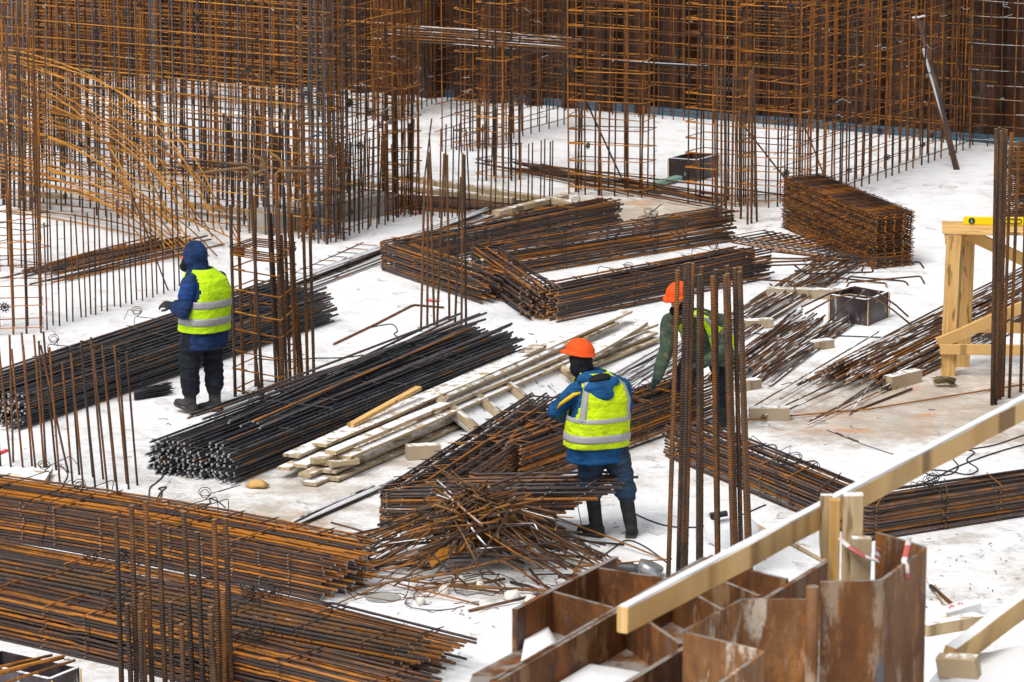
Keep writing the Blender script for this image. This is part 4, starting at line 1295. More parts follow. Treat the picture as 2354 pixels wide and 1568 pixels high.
# bundle of tie wires by the hooded worker
root = thing('wire_bundle', 'small dark bundle of cut tie wires lying beside the hooded worker', 'wire bundle', G(310, 908))
b = MB()
a, c = G(309, 908, .05), G(388, 894, .05)
for k in range(110):
    o_ = V((0, R_.gauss(0, .045), R_.uniform(-.045, .05)))
    b.tube([a + o_ * .8, lerp(a, c, .6) + o_, c + o_ * R_.uniform(.9, 1.6) + V((R_.gauss(0, .03), 0, 0))], .004, 4)
b.build('wires', M['wire'], root)

# steel prop and the bars held up by the cages
def prop():
    f = G(2200, 390)
    t_ = P(2112, 42, f.y + .9)
    root = thing('raking_prop', 'snow crusted steel prop leaning back against the open right mesh', 'prop', f)
    b = MB()
    b.tube([f, lerp(f, t_, .5), t_], .040, 10)
    b.build('tube', M['mill'], root)
    b = MB()
    b.tube([f + V((-.03, -.02, 0)), lerp(f, t_, .8) + V((-.045, -.04, 0))], .02, 8)
    b.build('inner_rod', M['snowy'], root)
    b = MB()
    b.board(t_ + V((-.09, 0, .01)), t_ + V((.09, 0, .03)), .12, .014)
    b.build('head_plate', M['snow'], root)
prop()
Yc = G(1400, 448).y - .06
one('frosted grey pipe resting level across the broad cage and the corner cage', [P(1409, 138.5, Yc), P(1520, 147, Yc + .3), P(1627, 153, Yc + .6)], .019, 'snowy', 'pipe', 'steel_pipe', 'frost')
for k in range(9):
    Yk = G(1130, 416).y + R_.uniform(.0, 1.4)
    y_ = 52 + k * 4.6
    o = bar('loose_bar', P(845 + R_.uniform(0, 60), y_, Yk), P(1300 + R_.uniform(0, 75), y_ + 33 + R_.uniform(-4, 4), Yk - .3), .009, 'loose', None, .03, seg=8)
    tag(o, 'long bar carried level on the ties of the narrow far cage', 'rebar', 'bars resting on the far cages')
for (tx, ty, bx, by, lb) in [(1325, 185, 1443, 440, 'thin brace bar slanting across the broad cage'), (1640, 200, 1812, 420, 'thin brace bar slanting across the corner cage'), (1845, 280, 1893, 400, 'thin brace bar slanting from the end of the open right mesh')]:
    a = G(bx, by)
    o = bar('brace_bar', a, P(tx, ty, a.y - .1), .012, 'rust', None, .01, seg=5)
    tag(o, lb, 'rebar')

# ------------------------------------------------------------------ cables, wires, small things
def wirepath(label, pts, r=.006, mat='wire', cat='cable', name='cable', zz=.008):
    g = [G(*q, zz) for q in pts]
    out = []
    for i in range(len(g) - 1):
        p0, p1, p2, p3 = g[max(i - 1, 0)], g[i], g[i + 1], g[min(i + 2, len(g) - 1)]
        for k in range(4):
            t = k / 4
            out.append(.5 * ((2 * p1) + (p2 - p0) * t + (2 * p0 - 5 * p1 + 4 * p2 - p3) * t * t + (3 * p1 - p0 - 3 * p2 + p3) * t ** 3))
    out.append(g[-1])
    b = MB()
    b.tube(out, r, 6)
    return tag(b.build(name, M[mat]), label, cat)
wirepath('black cable looping over the snow below the rail and off to the right', [(2060, 1120), (2125, 1110), (2200, 1073), (2290, 1040), (2380, 1015)], .008)
wirepath('second black cable with a double kink beside the looping cable', [(2380, 990), (2290, 1022), (2225, 1034), (2190, 1050), (2203, 1072), (2185, 1090), (2140, 1092), (2125, 1080), (2180, 1083), (2225, 1091), (2248, 1078), (2222, 1058), (2240, 1040), (2215, 1032)], .007)
wirepath('thin black cable trailing from the feet of the helmeted worker', [(1448, 1175), (1490, 1195), (1540, 1210), (1600, 1212), (1640, 1205), (1690, 1190), (1760, 1160)], .007)
wirepath('black lead of the grinder curving over the snow', [(1330, 1235), (1355, 1262), (1378, 1280), (1410, 1260), (1440, 1242), (1480, 1255), (1532, 1292)], .007)
wirepath('thin straight wire stretched over the snow from the bent-top cage', [(655, 828), (720, 824), (790, 822), (835, 816)], .006)
wirepath('wavy thin wire lying by the bent bar in the open snow', [z6(1050, 1415), z6(1150, 1395), z6(1240, 1390), z6(1280, 1445), z6(1250, 1480), z6(1290, 1510), z6(1240, 1565)], .006, cat='wire', name='wire')
wirepath('kinked black wire in front of the black bundle ends', [z1(1360, 1560), z1(1345, 1350), z1(1410, 1280), z1(1470, 1218), z1(1425, 1170), z1(1450, 1110), z1(1600, 1045)], .007, cat='wire', name='wire')
wirepath('folded loop of black wire standing in the snow by the orange bundle', [z1(1350, 1560), z1(1400, 1480), z1(1440, 1380), z1(1500, 1320), z1(1430, 1335), z1(1460, 1360), z1(1440, 1440), z1(1390, 1500), z1(1480, 1560)], .007, cat='wire', name='wire')
wirepath('short bent wire alone on the snow right of the wire loop', [z1(1830, 1565), z1(1785, 1480), z1(1890, 1472), z1(1890, 1425), z1(1960, 1450), z1(2030, 1505)], .006, cat='wire', name='wire')
wirepath('wire hanging over the edge of the top orange bundle', [z1(510, 1130), z1(560, 1140), z1(610, 1210), z1(570, 1310), z1(570, 1440)], .006, cat='wire', name='wire')
wirepath('thin wire lying on the snow beyond the square box', [(1700, 762), (1800, 772), (1920, 772), (2060, 776), (2160, 770)], .007, cat='wire', name='wire')
def grinder():
    c = G(1440, 1305, .06)
    root = thing('angle_grinder', 'grey angle grinder lying in the snow behind the rusty beams', 'grinder', flat(c))
    d = V((.93, -.36, 0))
    b = MB()
    b.tube([c - d * .22, c - d * .08, c + d * .05, c + d * .12], [.028, .035, .045, .04], 10)
    b.build('body', NT('dark_rubber').done((.05, .055, .06), .5), root)
    b = MB()
    b.tube([c + d * .2 + V((0, 0, -.03)), c + d * .2 + V((.03, 0, .05))], .11, 18)
    b.build('guard', M['grey_metal'], root)
    b = MB()
    b.tube([c + d * .12, c + d * .24], [.045, .05], 10)
    b.build('gear_head', M['grey_metal'], root)
grinder()
b = MB()
c = G(1682, 1222, .12)
b.ell(c, .26, .2, .17, None, 12, 8)
for v_ in b.v:
    v_ += V((1, 1, 1)) * 0 + V((noise.noise(v_ * 6) * .05, noise.noise(v_ * 6 + V((9, 0, 0))) * .05, noise.noise(v_ * 6 + V((0, 9, 0))) * .04))
tag(b.build('sack', M['snow']), 'white lumpy sack lying behind the tall bar cluster', 'sack')
root = thing('cable_clamp', 'dark welding clamp lying on the white sack behind the tall bars', 'clamp', G(1650, 1190))
b = MB()
b.board(G(1632, 1186, .3), G(1672, 1180, .32), .06, .04)
b.build('jaw', M['plastic'], root)
b = MB()
b.board(G(1636, 1190, .26), G(1680, 1186, .25), .05, .03)
b.build('jaw', M['plastic'], root)
b = MB()
c = G(790, 1122)
plank('broken timber lying in the snow under the tall bar cluster', (1735, 1200), (1905, 1290), .03, .07, .04, 'wood_snow')
for (x0, y0, x1, y1, lb) in [(-12, 1046, 17, 1034, 'red marker strip in the snow at the left edge'), (980, 690, 1008, 692, 'red marker strip beside the splayed cluster'), (950, 491, 972, 490, 'red marker strip among the far starters')]:
    b = MB()
    b.board(G(x0, y0, .012), G(x1, y1, .012), .05, .012)
    tag(b.build('marker_strip', M['red']), lb, 'marker')
b = MB()
for k in range(330):
    if k % 3 == 0: x, y = R_.uniform(900, 1450), R_.uniform(1200, 1440)
    elif k % 9 == 1: x, y = R_.uniform(2130, 2354), R_.uniform(1230, 1430)
    else: x, y = R_.uniform(0, 2354), R_.uniform(260, 1560)
    p_ = G(x, y, .006)
    a = R_.uniform(0, 6.28)
    L = R_.uniform(.03, .13) if y < 1200 or x < 1500 else R_.uniform(.02, .06)
    m_ = p_ + V((math.cos(a) * L * .5, math.sin(a) * L * .5, R_.uniform(0, .02)))
    b.tube([p_, m_, m_ + V((math.cos(a + .7) * L * .5, math.sin(a + .7) * L * .5, -.004))], R_.uniform(.002, .005), 3)
tag(b.build('debris', M['mill']), kind='stuff')
# small litter by the timber and the right corner
one('twisted rusty sheet scrap lying in the snow right of the sheet piles', [G(2140, 1348, .03), G(2200, 1400, .05), G(2235, 1405, .02)], .02, 'rust', 'scrap', 'scrap_piece')
plank('thin splintered lath in the snow right of the sheet piles', (2138, 1338), (2195, 1412), .03, .05, .02, 'wood_bare', cat='lath', name='timber_lath')
b = MB()
a, c = G(2158, 1418, .05), G(2238, 1396, .05)
b.board(a, c, .16, .10)
ro = b.build('foam_profile', NT('white_foam').done((.75, .75, .75), .7))
tag(ro, 'white grooved foam block with red pen marks lying right of the sheet piles', 'foam block')
b = MB()
for (x, y0) in ((.30, -.02), (.35, .02), (.40, -.01), (.56, .0), (.60, .02), (.65, -.015)):
    p_ = lerp(a, c, x) + V((0, y0, .053))
    q_ = lerp(a, c, x + .035) + V((0, y0 + .03, .053))
    b.tube([p_, q_], .004, 4)
    b.tube([p_ + V((0, .05, 0)), q_], .004, 4)
b.build('pen_mark', M['red'], ro)
plank('long pale timber lying in the snow at the lower right', (2120, 1446), (2250, 1424), .05, .14, .10, 'wood_snow', name='timber_beam', cat='timber')
b = MB()
c = G(590, 1112, .04)
b.ell(c, .10, .07, .04, None, 8, 5)
for v_ in b.v: v_ += V((R_.gauss(0, .02), R_.gauss(0, .02), R_.gauss(0, .012)))
tag(b.build('paper_scrap', M['wood_new']), 'torn tan paper scrap on the snow before the black bundle', 'paper')
b = MB()
c = G(880, 1374, .005)
b.tube([c, c + V((0, 0, .006))], .15, 20)
tag(b.build('cutting_disc', M['concrete']), 'worn grey cutting disc lying by the ends of the orange bundle', 'disc')

# ------------------------------------------------------------------ foreground: sheet piles, beams, timber rail
def foreground():
    def strip(b, pts, z0, z1, t):                # upright plate along a plan polyline, mitred
        n_ = len(pts)
        o1, o2 = offset_poly([flat(q) for q in pts], t / 2), offset_poly([flat(q) for q in pts], -t / 2)
        lo1 = [b.add(V((q.x, q.y, z0)), 0, i * .2, 0) for i, q in enumerate(o1)]
        hi1 = [b.add(V((q.x, q.y, z1)), 0, i * .2, .1) for i, q in enumerate(o1)]
        lo2 = [b.add(V((q.x, q.y, z0)), 0, i * .2, 0) for i, q in enumerate(o2)]
        hi2 = [b.add(V((q.x, q.y, z1)), 0, i * .2, .1) for i, q in enumerate(o2)]
        for i in range(n_ - 1):
            b.face((lo1[i], lo1[i + 1], hi1[i + 1], hi1[i]))
            b.face((lo2[i + 1], lo2[i], hi2[i], hi2[i + 1]))
            b.face((hi1[i], hi1[i + 1], hi2[i + 1], hi2[i]))
            b.face((lo1[i + 1], lo1[i], lo2[i], lo2[i + 1]))
        b.face((lo1[0], hi1[0], hi2[0], lo2[0]))
        b.face((hi1[-1], lo1[-1], lo2[-1], hi2[-1]))
    zs = P(1950, 1335, 13.8).z
    za = zs - .062
    # sheet piles
    root = thing('sheet_pile', 'rusty sheet pile with a taped edge at the end of the near wall', 'sheet pile', flat(G(1950, 1335, zs)))
    b = MB()
    strip(b, rounded([G(*q, zs) for q in ((1886, 1337), (2025, 1334), (2130, 1257), (2016, 1224))], .03, .5), 0.0, zs, .016)
    b.build('plate', M['pile_near'], root)
    b = MB()
    q = G(1868, 1342, zs)
    b.tube([V((q.x, q.y, 0)), V((q.x, q.y, zs - .01))], .024, 10)
    b.build('interlock', M['pile_near'], root)
    root = thing('sheet_pile', 'lower rusty sheet pile with lime stained inside at the left of the near wall', 'sheet pile', flat(G(1700, 1420, za)))
    b = MB()
    strip(b, rounded([G(*q, za) for q in ((1886, 1378), (1708, 1376), (1569, 1451), (1757, 1497), (1640, 1580), (1600, 1650))], .03, .5), 0.0, za, .016)
    b.build('plate', M['pile_pale'], root)
    # beams of the waling: upright flanges, level webs, stiffeners
    zw = P(1400, 1400, 14.2).z
    def beam(label, fa, fb, ends, stiff, web, snow):
        A0, A1, B0, B1 = [G(*q, zw) for q in (*fa, *fb)]
        root = thing('steel_beam', label, 'steel beam', flat(A0, zw - .3))
        for nm, (p_, q_) in (('flange', (A0, A1)), ('flange', (B0, B1))):
            b = MB()
            strip(b, [p_, lerp(p_, q_, .5), q_], zw - .34, zw, .022)
            b.build(nm, M['waler'], root)
        b = MB()
        d = (A1 - A0).normalized()
        nn = (B0 - A0).normalized()
        w0 = [A0 - d * .35, A1, B1, B0 - d * .35]
        c_ = sum(w0, V()) / 4
        b.slab([(lerp(q, c_, .015).x, lerp(q, c_, .015).y) for q in w0], zw - .185, zw - .165)
        b.build('web', M['waler'], root)
        for (s0, s1) in stiff:
            p_, q_ = G(*s0, zw - .004), G(*s1, zw - .004)
            e = (q_ - p_).normalized() * .012
            b = MB()
            strip(b, [p_ + e, q_ - e], zw - .164, zw - .004, .016)
            b.build('stiffener', M['waler'], root)
        for (s0_, s1_, e0, e1) in snow:
            g = []
            for s_, f_ in ((s0_, .03), (s0_ * .5 + s1_ * .5, .03), (s1_, .03), (s1_ + e1, .5), (s1_ + e0, .97), ((s0_ + s1_) * .5 + e0, .97), (s0_, .97)):
                q = lerp(lerp(A0, A1, s_), lerp(B0, B1, s_), f_)
                g.append(V((q.x, q.y, zw - .155)))
            dz = 1.0
            b = MB()
            ctr = sum(g, V()) / len(g)
            ring, N = [], []
            for i in range(len(g)):
                for k in range(5):
                    N.append(lerp(g[i], g[(i + 1) % len(g)], k / 5))
            lv = [(1.0, -.012), (.985, .012), (.95, .026), (.6, .036), (.25, .04)]
            b.loft([[V((ctr.x + (q.x - ctr.x) * s_, ctr.y + (q.y - ctr.y) * s_, q.z + h_ * dz + noise.noise(q * 5 * s_) * .012 * (s_ < .95))) for q in N] for s_, h_ in lv])
            b.build('snow_cover', M['snow'], root)
        return root
    beam('left rusty waling beam with two stiffened cells behind the timber rail', ((1183, 1400), (1416, 1279)), ((1131, 1564), (1620, 1281)), None,
         [((1266, 1358), (1415, 1398)), ((1368, 1304), (1536, 1330))], None, [(.09, .32, .0, .02)])
    beam('right rusty waling beam filled with snow between rail and sheet piles', ((1128, 1572), (1640, 1276)), ((1430, 1575), (1912, 1282)), None,
         [((1440, 1393), (1568, 1482)), ((1545, 1336), (1680, 1412)), ((1600, 1310), (1750, 1371)), ((1640, 1290), (1815, 1332))], None, [(-.10, .40, -.12, -.05)])
    # timber rail on posts
    zb = P(1412, 1383, 13.0).z
    a, c = G(1432, 1395, zb), G(2520, 826, zb)
    root = thing('guard_rail', 'pale timber guard rail with snow on top crossing the lower right', 'guard rail', flat(a, zs))
    b = MB()
    b.board(a - V((0, 0, .047)), c - V((0, 0, .047)), .042, .094, seg=14, jit=.002)
    b.build('rail', M['wood_beam'], root)
    cv = MB()
    d = (c - a).normalized()
    n_ = V((-d.y, d.x, 0))
    N_ = 46
    rg = []
    for i in range(N_ + 1):
        p_ = lerp(a, c, i / N_)
        h_ = .005 + .004 * noise.noise(p_ * 4)
        wd = .020 + .004 * noise.noise(p_ * 6)
        rg.append([p_ + n_ * wd - V((0, 0, .0)), p_ + n_ * wd * .6 + V((0, 0, h_)), p_ - n_ * wd * .6 + V((0, 0, h_)), p_ - n_ * wd])
    cv.loft(rg)
    cv.build('snow_cover', M['snow'], root)
    Yp = G(1940, 1160, zb).y
    def post(x0, x1, yt, Y, zbot, th, name='post', mat='wood_new', sl=0):
        t0 = P((x0 + x1) / 2, yt, Y)
        wd = (P(x1, yt, Y) - P(x0, yt, Y)).length
        b = MB()
        b.board(V((t0.x + sl, t0.y, zbot)), t0, wd, th, up=(0, 1, 0), jit=.001)
        return b.build(name, M[mat], root)
    post(1906, 1931, 1148, Yp - .06, zs - .9, .05)
    post(1938, 1984, 1136, Yp - .09, zs - .9, .06, mat='wood_snow')
    post(1958, 2003, 1236, Yp - .16, zs - .9, .05, mat='wood_bare', sl=-.02)
    b = MB()
    q = P(1903, 1190, Yp - .02)
    b.board(q + V((-.006, 0, .09)), q + V((-.006, 0, -.16)), .045, .03, up=(0, 1, 0))
    b.build('spacer_block', M['wood_snow'], root)
    # barrier tape
    s = NT('red_white_tape')
    st_ = s.math('GREATER_THAN', s.math('FRACT', s.math('MULTIPLY', s.attr('len'), 7.0)), 0.5)
    tm = s.done(s.mix(st_, (.72, .68, .66), (.50, .11, .11)), .5)
    def tape(label, pts, wd):
        b = MB()
        b.tube(pts, wd, 6, 0, flat_=.25)
        tag(b.build('barrier_tape', tm), label, 'tape')
    tape('red and white tape tied round the rail posts', [P(1932, 1238, Yp - .14), P(1950, 1255, Yp - .2), P(1980, 1275, Yp - .22), P(2016, 1290, Yp - .2), P(2020, 1262, Yp + .05)], .014)
    Yt = G(2090, 1290, zs).y
    tape('pink and white tape knotted over the edge of the end sheet pile', [P(2090, 1237, Yt + .12), P(2085, 1262, Yt + .02), P(2078, 1290, Yt - .02), P(2083, 1300, Yt - .04), P(2086, 1330, Yt - .03)], .012)
    # snow bank behind the near wall, down to the pit floor
    zc = P(2250, 1520, 15.0).z
    crest = [G(*q, zc) for q in ((2136, 1545), (2170, 1508), (2260, 1500), (2400, 1470), (2700, 1440))]
    b = MB()
    N = []
    for i in range(len(crest) - 1):
        for k in range(4):
            N.append(lerp(crest[i], crest[i + 1], k / 4))
    N.append(crest[-1])
    rows_ = []
    for (dy, dz) in ((.9, -zc - .05), (.35, -1.2), (.1, -.35), (.0, 0), (-.3, .12), (-.7, .14), (-1.4, .10), (-3.0, .05), (-3.2, -zc - .05)):
        rows_.append([V((q.x + (.02 * (dy)), q.y + dy, max(-.04, zc + dz + (noise.noise(q * 2 + V((0, dy, 0))) * .07 if dz > -1 else 0)))) for q in N])
    ids = [[b.add(q, 0, 0, 0) for q in r_] for r_ in rows_]
    for r0, r1 in zip(ids, ids[1:]):
        for k in range(len(N) - 1):
            b.face((r0[k], r1[k], r1[k + 1], r0[k + 1]), 0, True)
    tag(b.build('snow_bank', M['snow']), kind='structure')
    zp = zc + .18
    b = MB()
    b.board(G(2178, 1520, zp), G(2420, 1338, zp), .05, .12, up=(.25, -.1, 1), seg=5)
    tag(b.build('timber_beam', M['wood_beam']), 'long snowy timber lying on the snow bank in the bottom right corner', 'timber')
    b = MB()
    q = P(2207, 1528, G(2207, 1520, zp).y - .25)
    b.board(q + V((-.075, .04, -.015)), q + V((.065, -.03, .0)), .05, .085, up=(.15, -.3, 1), seg=2)
    tag(b.build('timber_block', M['wood_bare']), 'sawn timber end sticking out of the snow bank in the bottom right corner', 'timber block')
foreground()

# ------------------------------------------------------------------ people
def cloth(name, col, dark, stripe=None, scale=30, bumps=.5, patch=0.0):
    s = NT(name)
    n_ = s.noise(scale, 4, s.pos())
    w_ = s.noise(9, 3, s.vmul(s.pos(), (1, 1, 2.2)))
    c = s.mix(s.ss(w_, .35, .7), col, dark)
    if patch:
        c = s.mix(s.math('MULTIPLY', s.ss(s.noise(7, 5, s.pos(), rough=.7), .52, .72), patch), c, (.22, .16, .08))
    return s.done(c, .8, s.bump(s.math('ADD', n_, s.math('MULTIPLY', w_, 2.0)), bumps, .02), 0, .2)
PM = {
    'skin': NT('skin').done((.50, .27, .19), .55),
    'navy': cloth('navy_cloth', (.015, .042, .125), (.008, .018, .065)),
    'royal': cloth('royal_blue_cloth', (.015, .06, .24), (.010, .035, .13)),
    'blue': cloth('blue_cloth', (.010, .085, .23), (.006, .045, .13)),
    'slate': cloth('slate_blue_trousers', (.028, .060, .115), (.022, .03, .045), patch=.25),
    'black': cloth('black_cloth', (.012, .013, .016), (.006, .006, .008)),
    'dknavy': cloth('dark_trousers', (.014, .018, .028), (.007, .008, .012)),
    'green': cloth('green_cloth', (.055, .085, .055), (.026, .045, .036), patch=.9),
    'lime': cloth('lime_vest', (.56, .86, .012), (.44, .70, .012), bumps=.6, patch=.12),
    'lime2': cloth('yellow_lime_vest', (.60, .80, .006), (.44, .60, .010), bumps=.6, patch=.3),
    'silver': NT('reflective_tape').done((.33, .33, .34), .4),
    'yellow': NT('yellow_trim').done((.75, .50, .0), .6),
    'orange': cloth('orange_helmet', (.82, .10, .012), (.70, .07, .012), scale=60, bumps=.08, patch=.10),
    'rubber': cloth('rubber_boot', (.030, .033, .033), (.016, .018, .018), bumps=.3),
    'leather': cloth('grey_leather', (.055, .055, .056), (.03, .03, .031)),
    'sole': NT('boot_sole').done((.045, .04, .03), .8),
    'glove': cloth('work_glove', (.03, .05, .055), (.02, .025, .025), patch=.3),
}
def voxel(b, name, mat, parent, vox=.013, smooth=6, wrinkle=0.0, wscale=(9, 9, 16), keep=None):
    """joins overlapping closed shapes into one continuous surface."""
    me = b.mesh(name)
    o = bpy.data.objects.new(name, me)
    sc.collection.objects.link(o)
    m = o.modifiers.new('r', 'REMESH')
    m.mode, m.voxel_size = 'VOXEL', vox
    m2 = o.modifiers.new('s', 'SMOOTH')
    m2.factor, m2.iterations = .5, smooth
    dg = bpy.context.evaluated_depsgraph_get()
    new = bpy.data.meshes.new_from_object(o.evaluated_get(dg))
    bpy.data.objects.remove(o)
    new.name = name
    new.materials.clear()
    new.materials.append(mat)
    if wrinkle:
        new.update()
        for v_, nrm in [(v_, v_.normal.copy()) for v_ in new.vertices]:
            q = v_.co
            k = noise.noise(V((q.x * wscale[0], q.y * wscale[1], q.z * wscale[2])))
            k2 = noise.noise(V((q.x * 4, q.y * 4, q.z * 7 + 5)))
            v_.co = q + nrm * (wrinkle * (k + .6 * k2))
    for p_ in new.polygons: p_.use_smooth = True
    o = bpy.data.objects.new(name, new)
    sc.collection.objects.link(o)
    o.parent = parent
    return o
def limb(b, pts, rad, sides=14):
    out, ro = [], []
    for i in range(len(pts) - 1):
        for k in range(4):
            t = k / 4
            out.append(lerp(V(pts[i]), V(pts[i + 1]), t)); ro.append(rad[i] * (1 - t) + rad[i + 1] * t)
    out.append(V(pts[-1])); ro.append(rad[-1])
    b.tube(out, ro, sides)
    for q, r in zip(pts, rad):
        b.ell(q, r, r, r, None, 12, 8)
def hand(b, wrist, d, palm_n, size=.095, curl=.9):
    """palm and five fingers from the wrist along d, curling towards palm_n."""
    d, pn = V(d).normalized(), V(palm_n).normalized()
    sd = d.cross(pn).normalized()
    pn = sd.cross(d).normalized()
    c = V(wrist) + d * size * .5
    b.ell(c, 1, 1, 1, Matrix((sd * size * .46, d * size * .60, pn * size * .22)).transposed(), 12, 8)
    for k, (o_, L) in enumerate(((-.33, .62), (-.11, .78), (.11, .84), (.33, .72))):
        p0 = V(wrist) + d * size * .9 + sd * size * o_
        pts, a = [p0 - d * size * .2, p0], 0.0
        for j, f in enumerate((.45, .33, .26)):
            a += curl * (.5 + .25 * j)
            pts.append(pts[-1] + (d * math.cos(a) + pn * math.sin(a)) * (L * f * size))
        b.tube(pts, [.0125, .0125, .0115, .0105, .009], 8)
    p0 = V(wrist) + d * size * .35 + sd * size * .40
    b.tube([p0 - sd * size * .15, p0 + sd * size * .22 + d * size * .15, p0 + sd * size * .28 + d * size * .42 + pn * size * .12, p0 + sd * size * .20 + d * size * .62 + pn * size * .28], [.017, .015, .013, .011], 8)
def head(b, c, f, r=.092):
    """skull, jaw, nose, ears, brow; f = facing."""
    f = V(f).normalized()
    sd = V((0, 0, 1)).cross(f).normalized()
    up = f.cross(sd).normalized()
    c = V(c)
    rot = lambda a, b_, c_: Matrix((sd * a, f * b_, up * c_)).transposed()
    b.ell(c + up * .025 - f * .01, 1, 1, 1, rot(.078, .098, .098), 16, 10)
    b.ell(c - up * .045 + f * .022, 1, 1, 1, rot(.062, .070, .075), 14, 8)
    b.ell(c - up * .022 + f * .098, 1, 1, 1, rot(.015, .022, .026), 8, 6)
    b.ell(c + up * .022 + f * .082, 1, 1, 1, rot(.050, .018, .012), 10, 6)
    b.ell(c - up * .062 + f * .086, 1, 1, 1, rot(.025, .012, .010), 10, 6)
    for q in (-1, 1):
        b.ell(c - up * .01 + sd * q * .078 - f * .01, 1, 1, 1, rot(.010, .022, .032), 8, 6)
    b.tube([c - up * .05 - f * .015, c - up * .20 - f * .03], [.055, .06], 12)
def torso_ring(T, t, extra=0.0, n=40):
    """ring of the clothed torso at height fraction t; T: dict(c=[centres], rx, ry, right, fwd)."""
    K = T['k']
    i = max(j for j in range(len(K)) if K[j][0] <= t + 1e-9)
    i = min(i, len(K) - 2)
    u_ = (t - K[i][0]) / (K[i + 1][0] - K[i][0])
    u_ = u_ * u_ * (3 - 2 * u_)
    c = lerp(V(K[i][1]), V(K[i + 1][1]), u_)
    rx, ry = K[i][2] * (1 - u_) + K[i + 1][2] * u_ + extra, K[i][3] * (1 - u_) + K[i + 1][3] * u_ + extra
    up = T['up']
    R, F = T['right'], T['fwd']
    out = []
    for q in range(n):
        a = 2 * math.pi * q / n
        ca, sa = math.cos(a), math.sin(a)
        e = .82
        x = math.copysign(abs(ca) ** e, ca) * rx
        y = math.copysign(abs(sa) ** e, sa) * ry
        p_ = c + R * x + F * y
        p_ = p_ + (p_ - c).normalized() * (.008 * noise.noise(p_ * 9) + .008 * noise.noise(p_ * 4 + V((3, 0, 0))))
        out.append(p_)
    return out
def vest(T, root, mat, t0, t1, hole, bands, verts, extra=.024, front_open=False, n=72):
    b = MB()
    N = 64
    rings = [torso_ring(T, t0 + (t1 - t0) * i / N, extra, n) for i in range(N + 1)]
    ids = [[b.add(p_, 0, i * .02, q * .01) for q, p_ in enumerate(r_)] for i, r_ in enumerate(rings)]
    def hidden(i, q):
        t = t0 + (t1 - t0) * (i + .5) / N
        a = 2 * math.pi * (q + .5) / n
        for side in (0.0, math.pi):
            da = abs((a - side + math.pi) % (2 * math.pi) - math.pi)
            if t > hole[0]:
                cc, hh = (hole[0] + hole[2]) / 2, (hole[2] - hole[0]) / 2
                wd = hole[1] * math.sqrt(max(0, 1 - ((t - cc) / hh) ** 2)) if t < hole[2] else 0
                if da < wd: return True
        if front_open:
            da = abs((a - math.pi / 2 + math.pi) % (2 * math.pi) - math.pi)
            if da < front_open: return True
        return False
    for i in range(N):
        for q in range(n):
            if not hidden(i, q):
                k = (q + 1) % n
                b.face((ids[i][q], ids[i][k], ids[i + 1][k], ids[i + 1][q]), 0, True)
    o = b.build('vest', mat, None)
    o.parent = root
    m = o.modifiers.new('thick', 'SOLIDIFY')
    m.thickness, m.offset = .006, 0
    for (ta, tb) in bands:
        b = MB()
        rr = [torso_ring(T, ta + (tb - ta) * i / 3, extra + .006, n) for i in range(4)]
        ids2 = [[b.add(p_, 0, 0, 0) for p_ in r_] for r_ in rr]
        for i in range(3):
            for q in range(n):
                a = 2 * math.pi * (q + .5) / n
                if front_open and abs((a - math.pi / 2 + math.pi) % (2 * math.pi) - math.pi) < front_open: continue
                k = (q + 1) % n
                b.face((ids2[i][q], ids2[i][k], ids2[i + 1][k], ids2[i + 1][q]), 0, True)
        s_ = b.build('reflective_band', PM['silver'])
        s_.parent = o
        mm = s_.modifiers.new('thick', 'SOLIDIFY')
        mm.thickness, mm.offset = .003, 0
    for (qa, qb, ta, tb) in verts:
        b = MB()
        ids2 = []
        for i in range(13):
            r_ = torso_ring(T, ta + (tb - ta) * i / 12, extra + .0065, n)
            ids2.append([b.add(lerp(r_[int(qv) % n], r_[(int(qv) + 1) % n], qv - int(qv)), 0, 0, 0) for qv in (qa * n / 40, (qa + qb) / 2 * n / 40, qb * n / 40)])
        for i in range(12):
            for k in range(2):
                b.face((ids2[i][k], ids2[i][k + 1], ids2[i + 1][k + 1], ids2[i + 1][k]), 0, True)
        s_ = b.build('reflective_band', PM['silver'])
        s_.parent = o
        mm = s_.modifiers.new('thick', 'SOLIDIFY')
        mm.thickness, mm.offset = .003, 0
    return o
def boot(root, ankle, toe_dir, top, mat, r_top=.068, lift=0.0):
    toe_dir = V(toe_dir)
    d = V((toe_dir.x, toe_dir.y, 0)).normalized()
    sd = V((-d.y, d.x, 0))
    ankle = V(ankle)
    g = ankle.z - .095
    b = MB()
    limb(b, [ankle, lerp(ankle, V(top), .5), top], [.060, .066, r_top])
    def ring(s, wd, z0, z1):
        c = ankle + d * s * .9
        c.z = g + lift * (s + .07) / .25
        return [c + sd * (wd * math.cos(a)) + V((0, 0, (z0 + z1) / 2 + (z1 - z0) / 2 * math.sin(a))) for a in [2 * math.pi * k / 14 for k in range(14)]]
    b.loft([ring(-.085, .02, .02, .07), ring(-.075, .040, .006, .10), ring(-.03, .048, .004, .13), ring(.04, .048, .004, .115), ring(.11, .053, .004, .085), ring(.17, .050, .004, .072), ring(.205, .034, .008, .058), ring(.218, .015, .018, .042)])
    o = voxel(b, 'boot', mat, root, .010, 4, .003)
    b = MB()
    def sr(s, wd):
        c = ankle + d * s * .9
        c.z = g + lift * (s + .07) / .25
        return [c + sd * wd + V((0, 0, -.002)), c - sd * wd + V((0, 0, -.002)), c - sd * wd + V((0, 0, .024)), c + sd * wd + V((0, 0, .024))]
    b.loft([sr(-.09, .03), sr(-.07, .048), sr(0, .050), sr(.1, .056), sr(.17, .053), sr(.21, .036), sr(.224, .015)])
    s_ = b.build('sole', PM['sole'])
    s_.parent = o
    return o
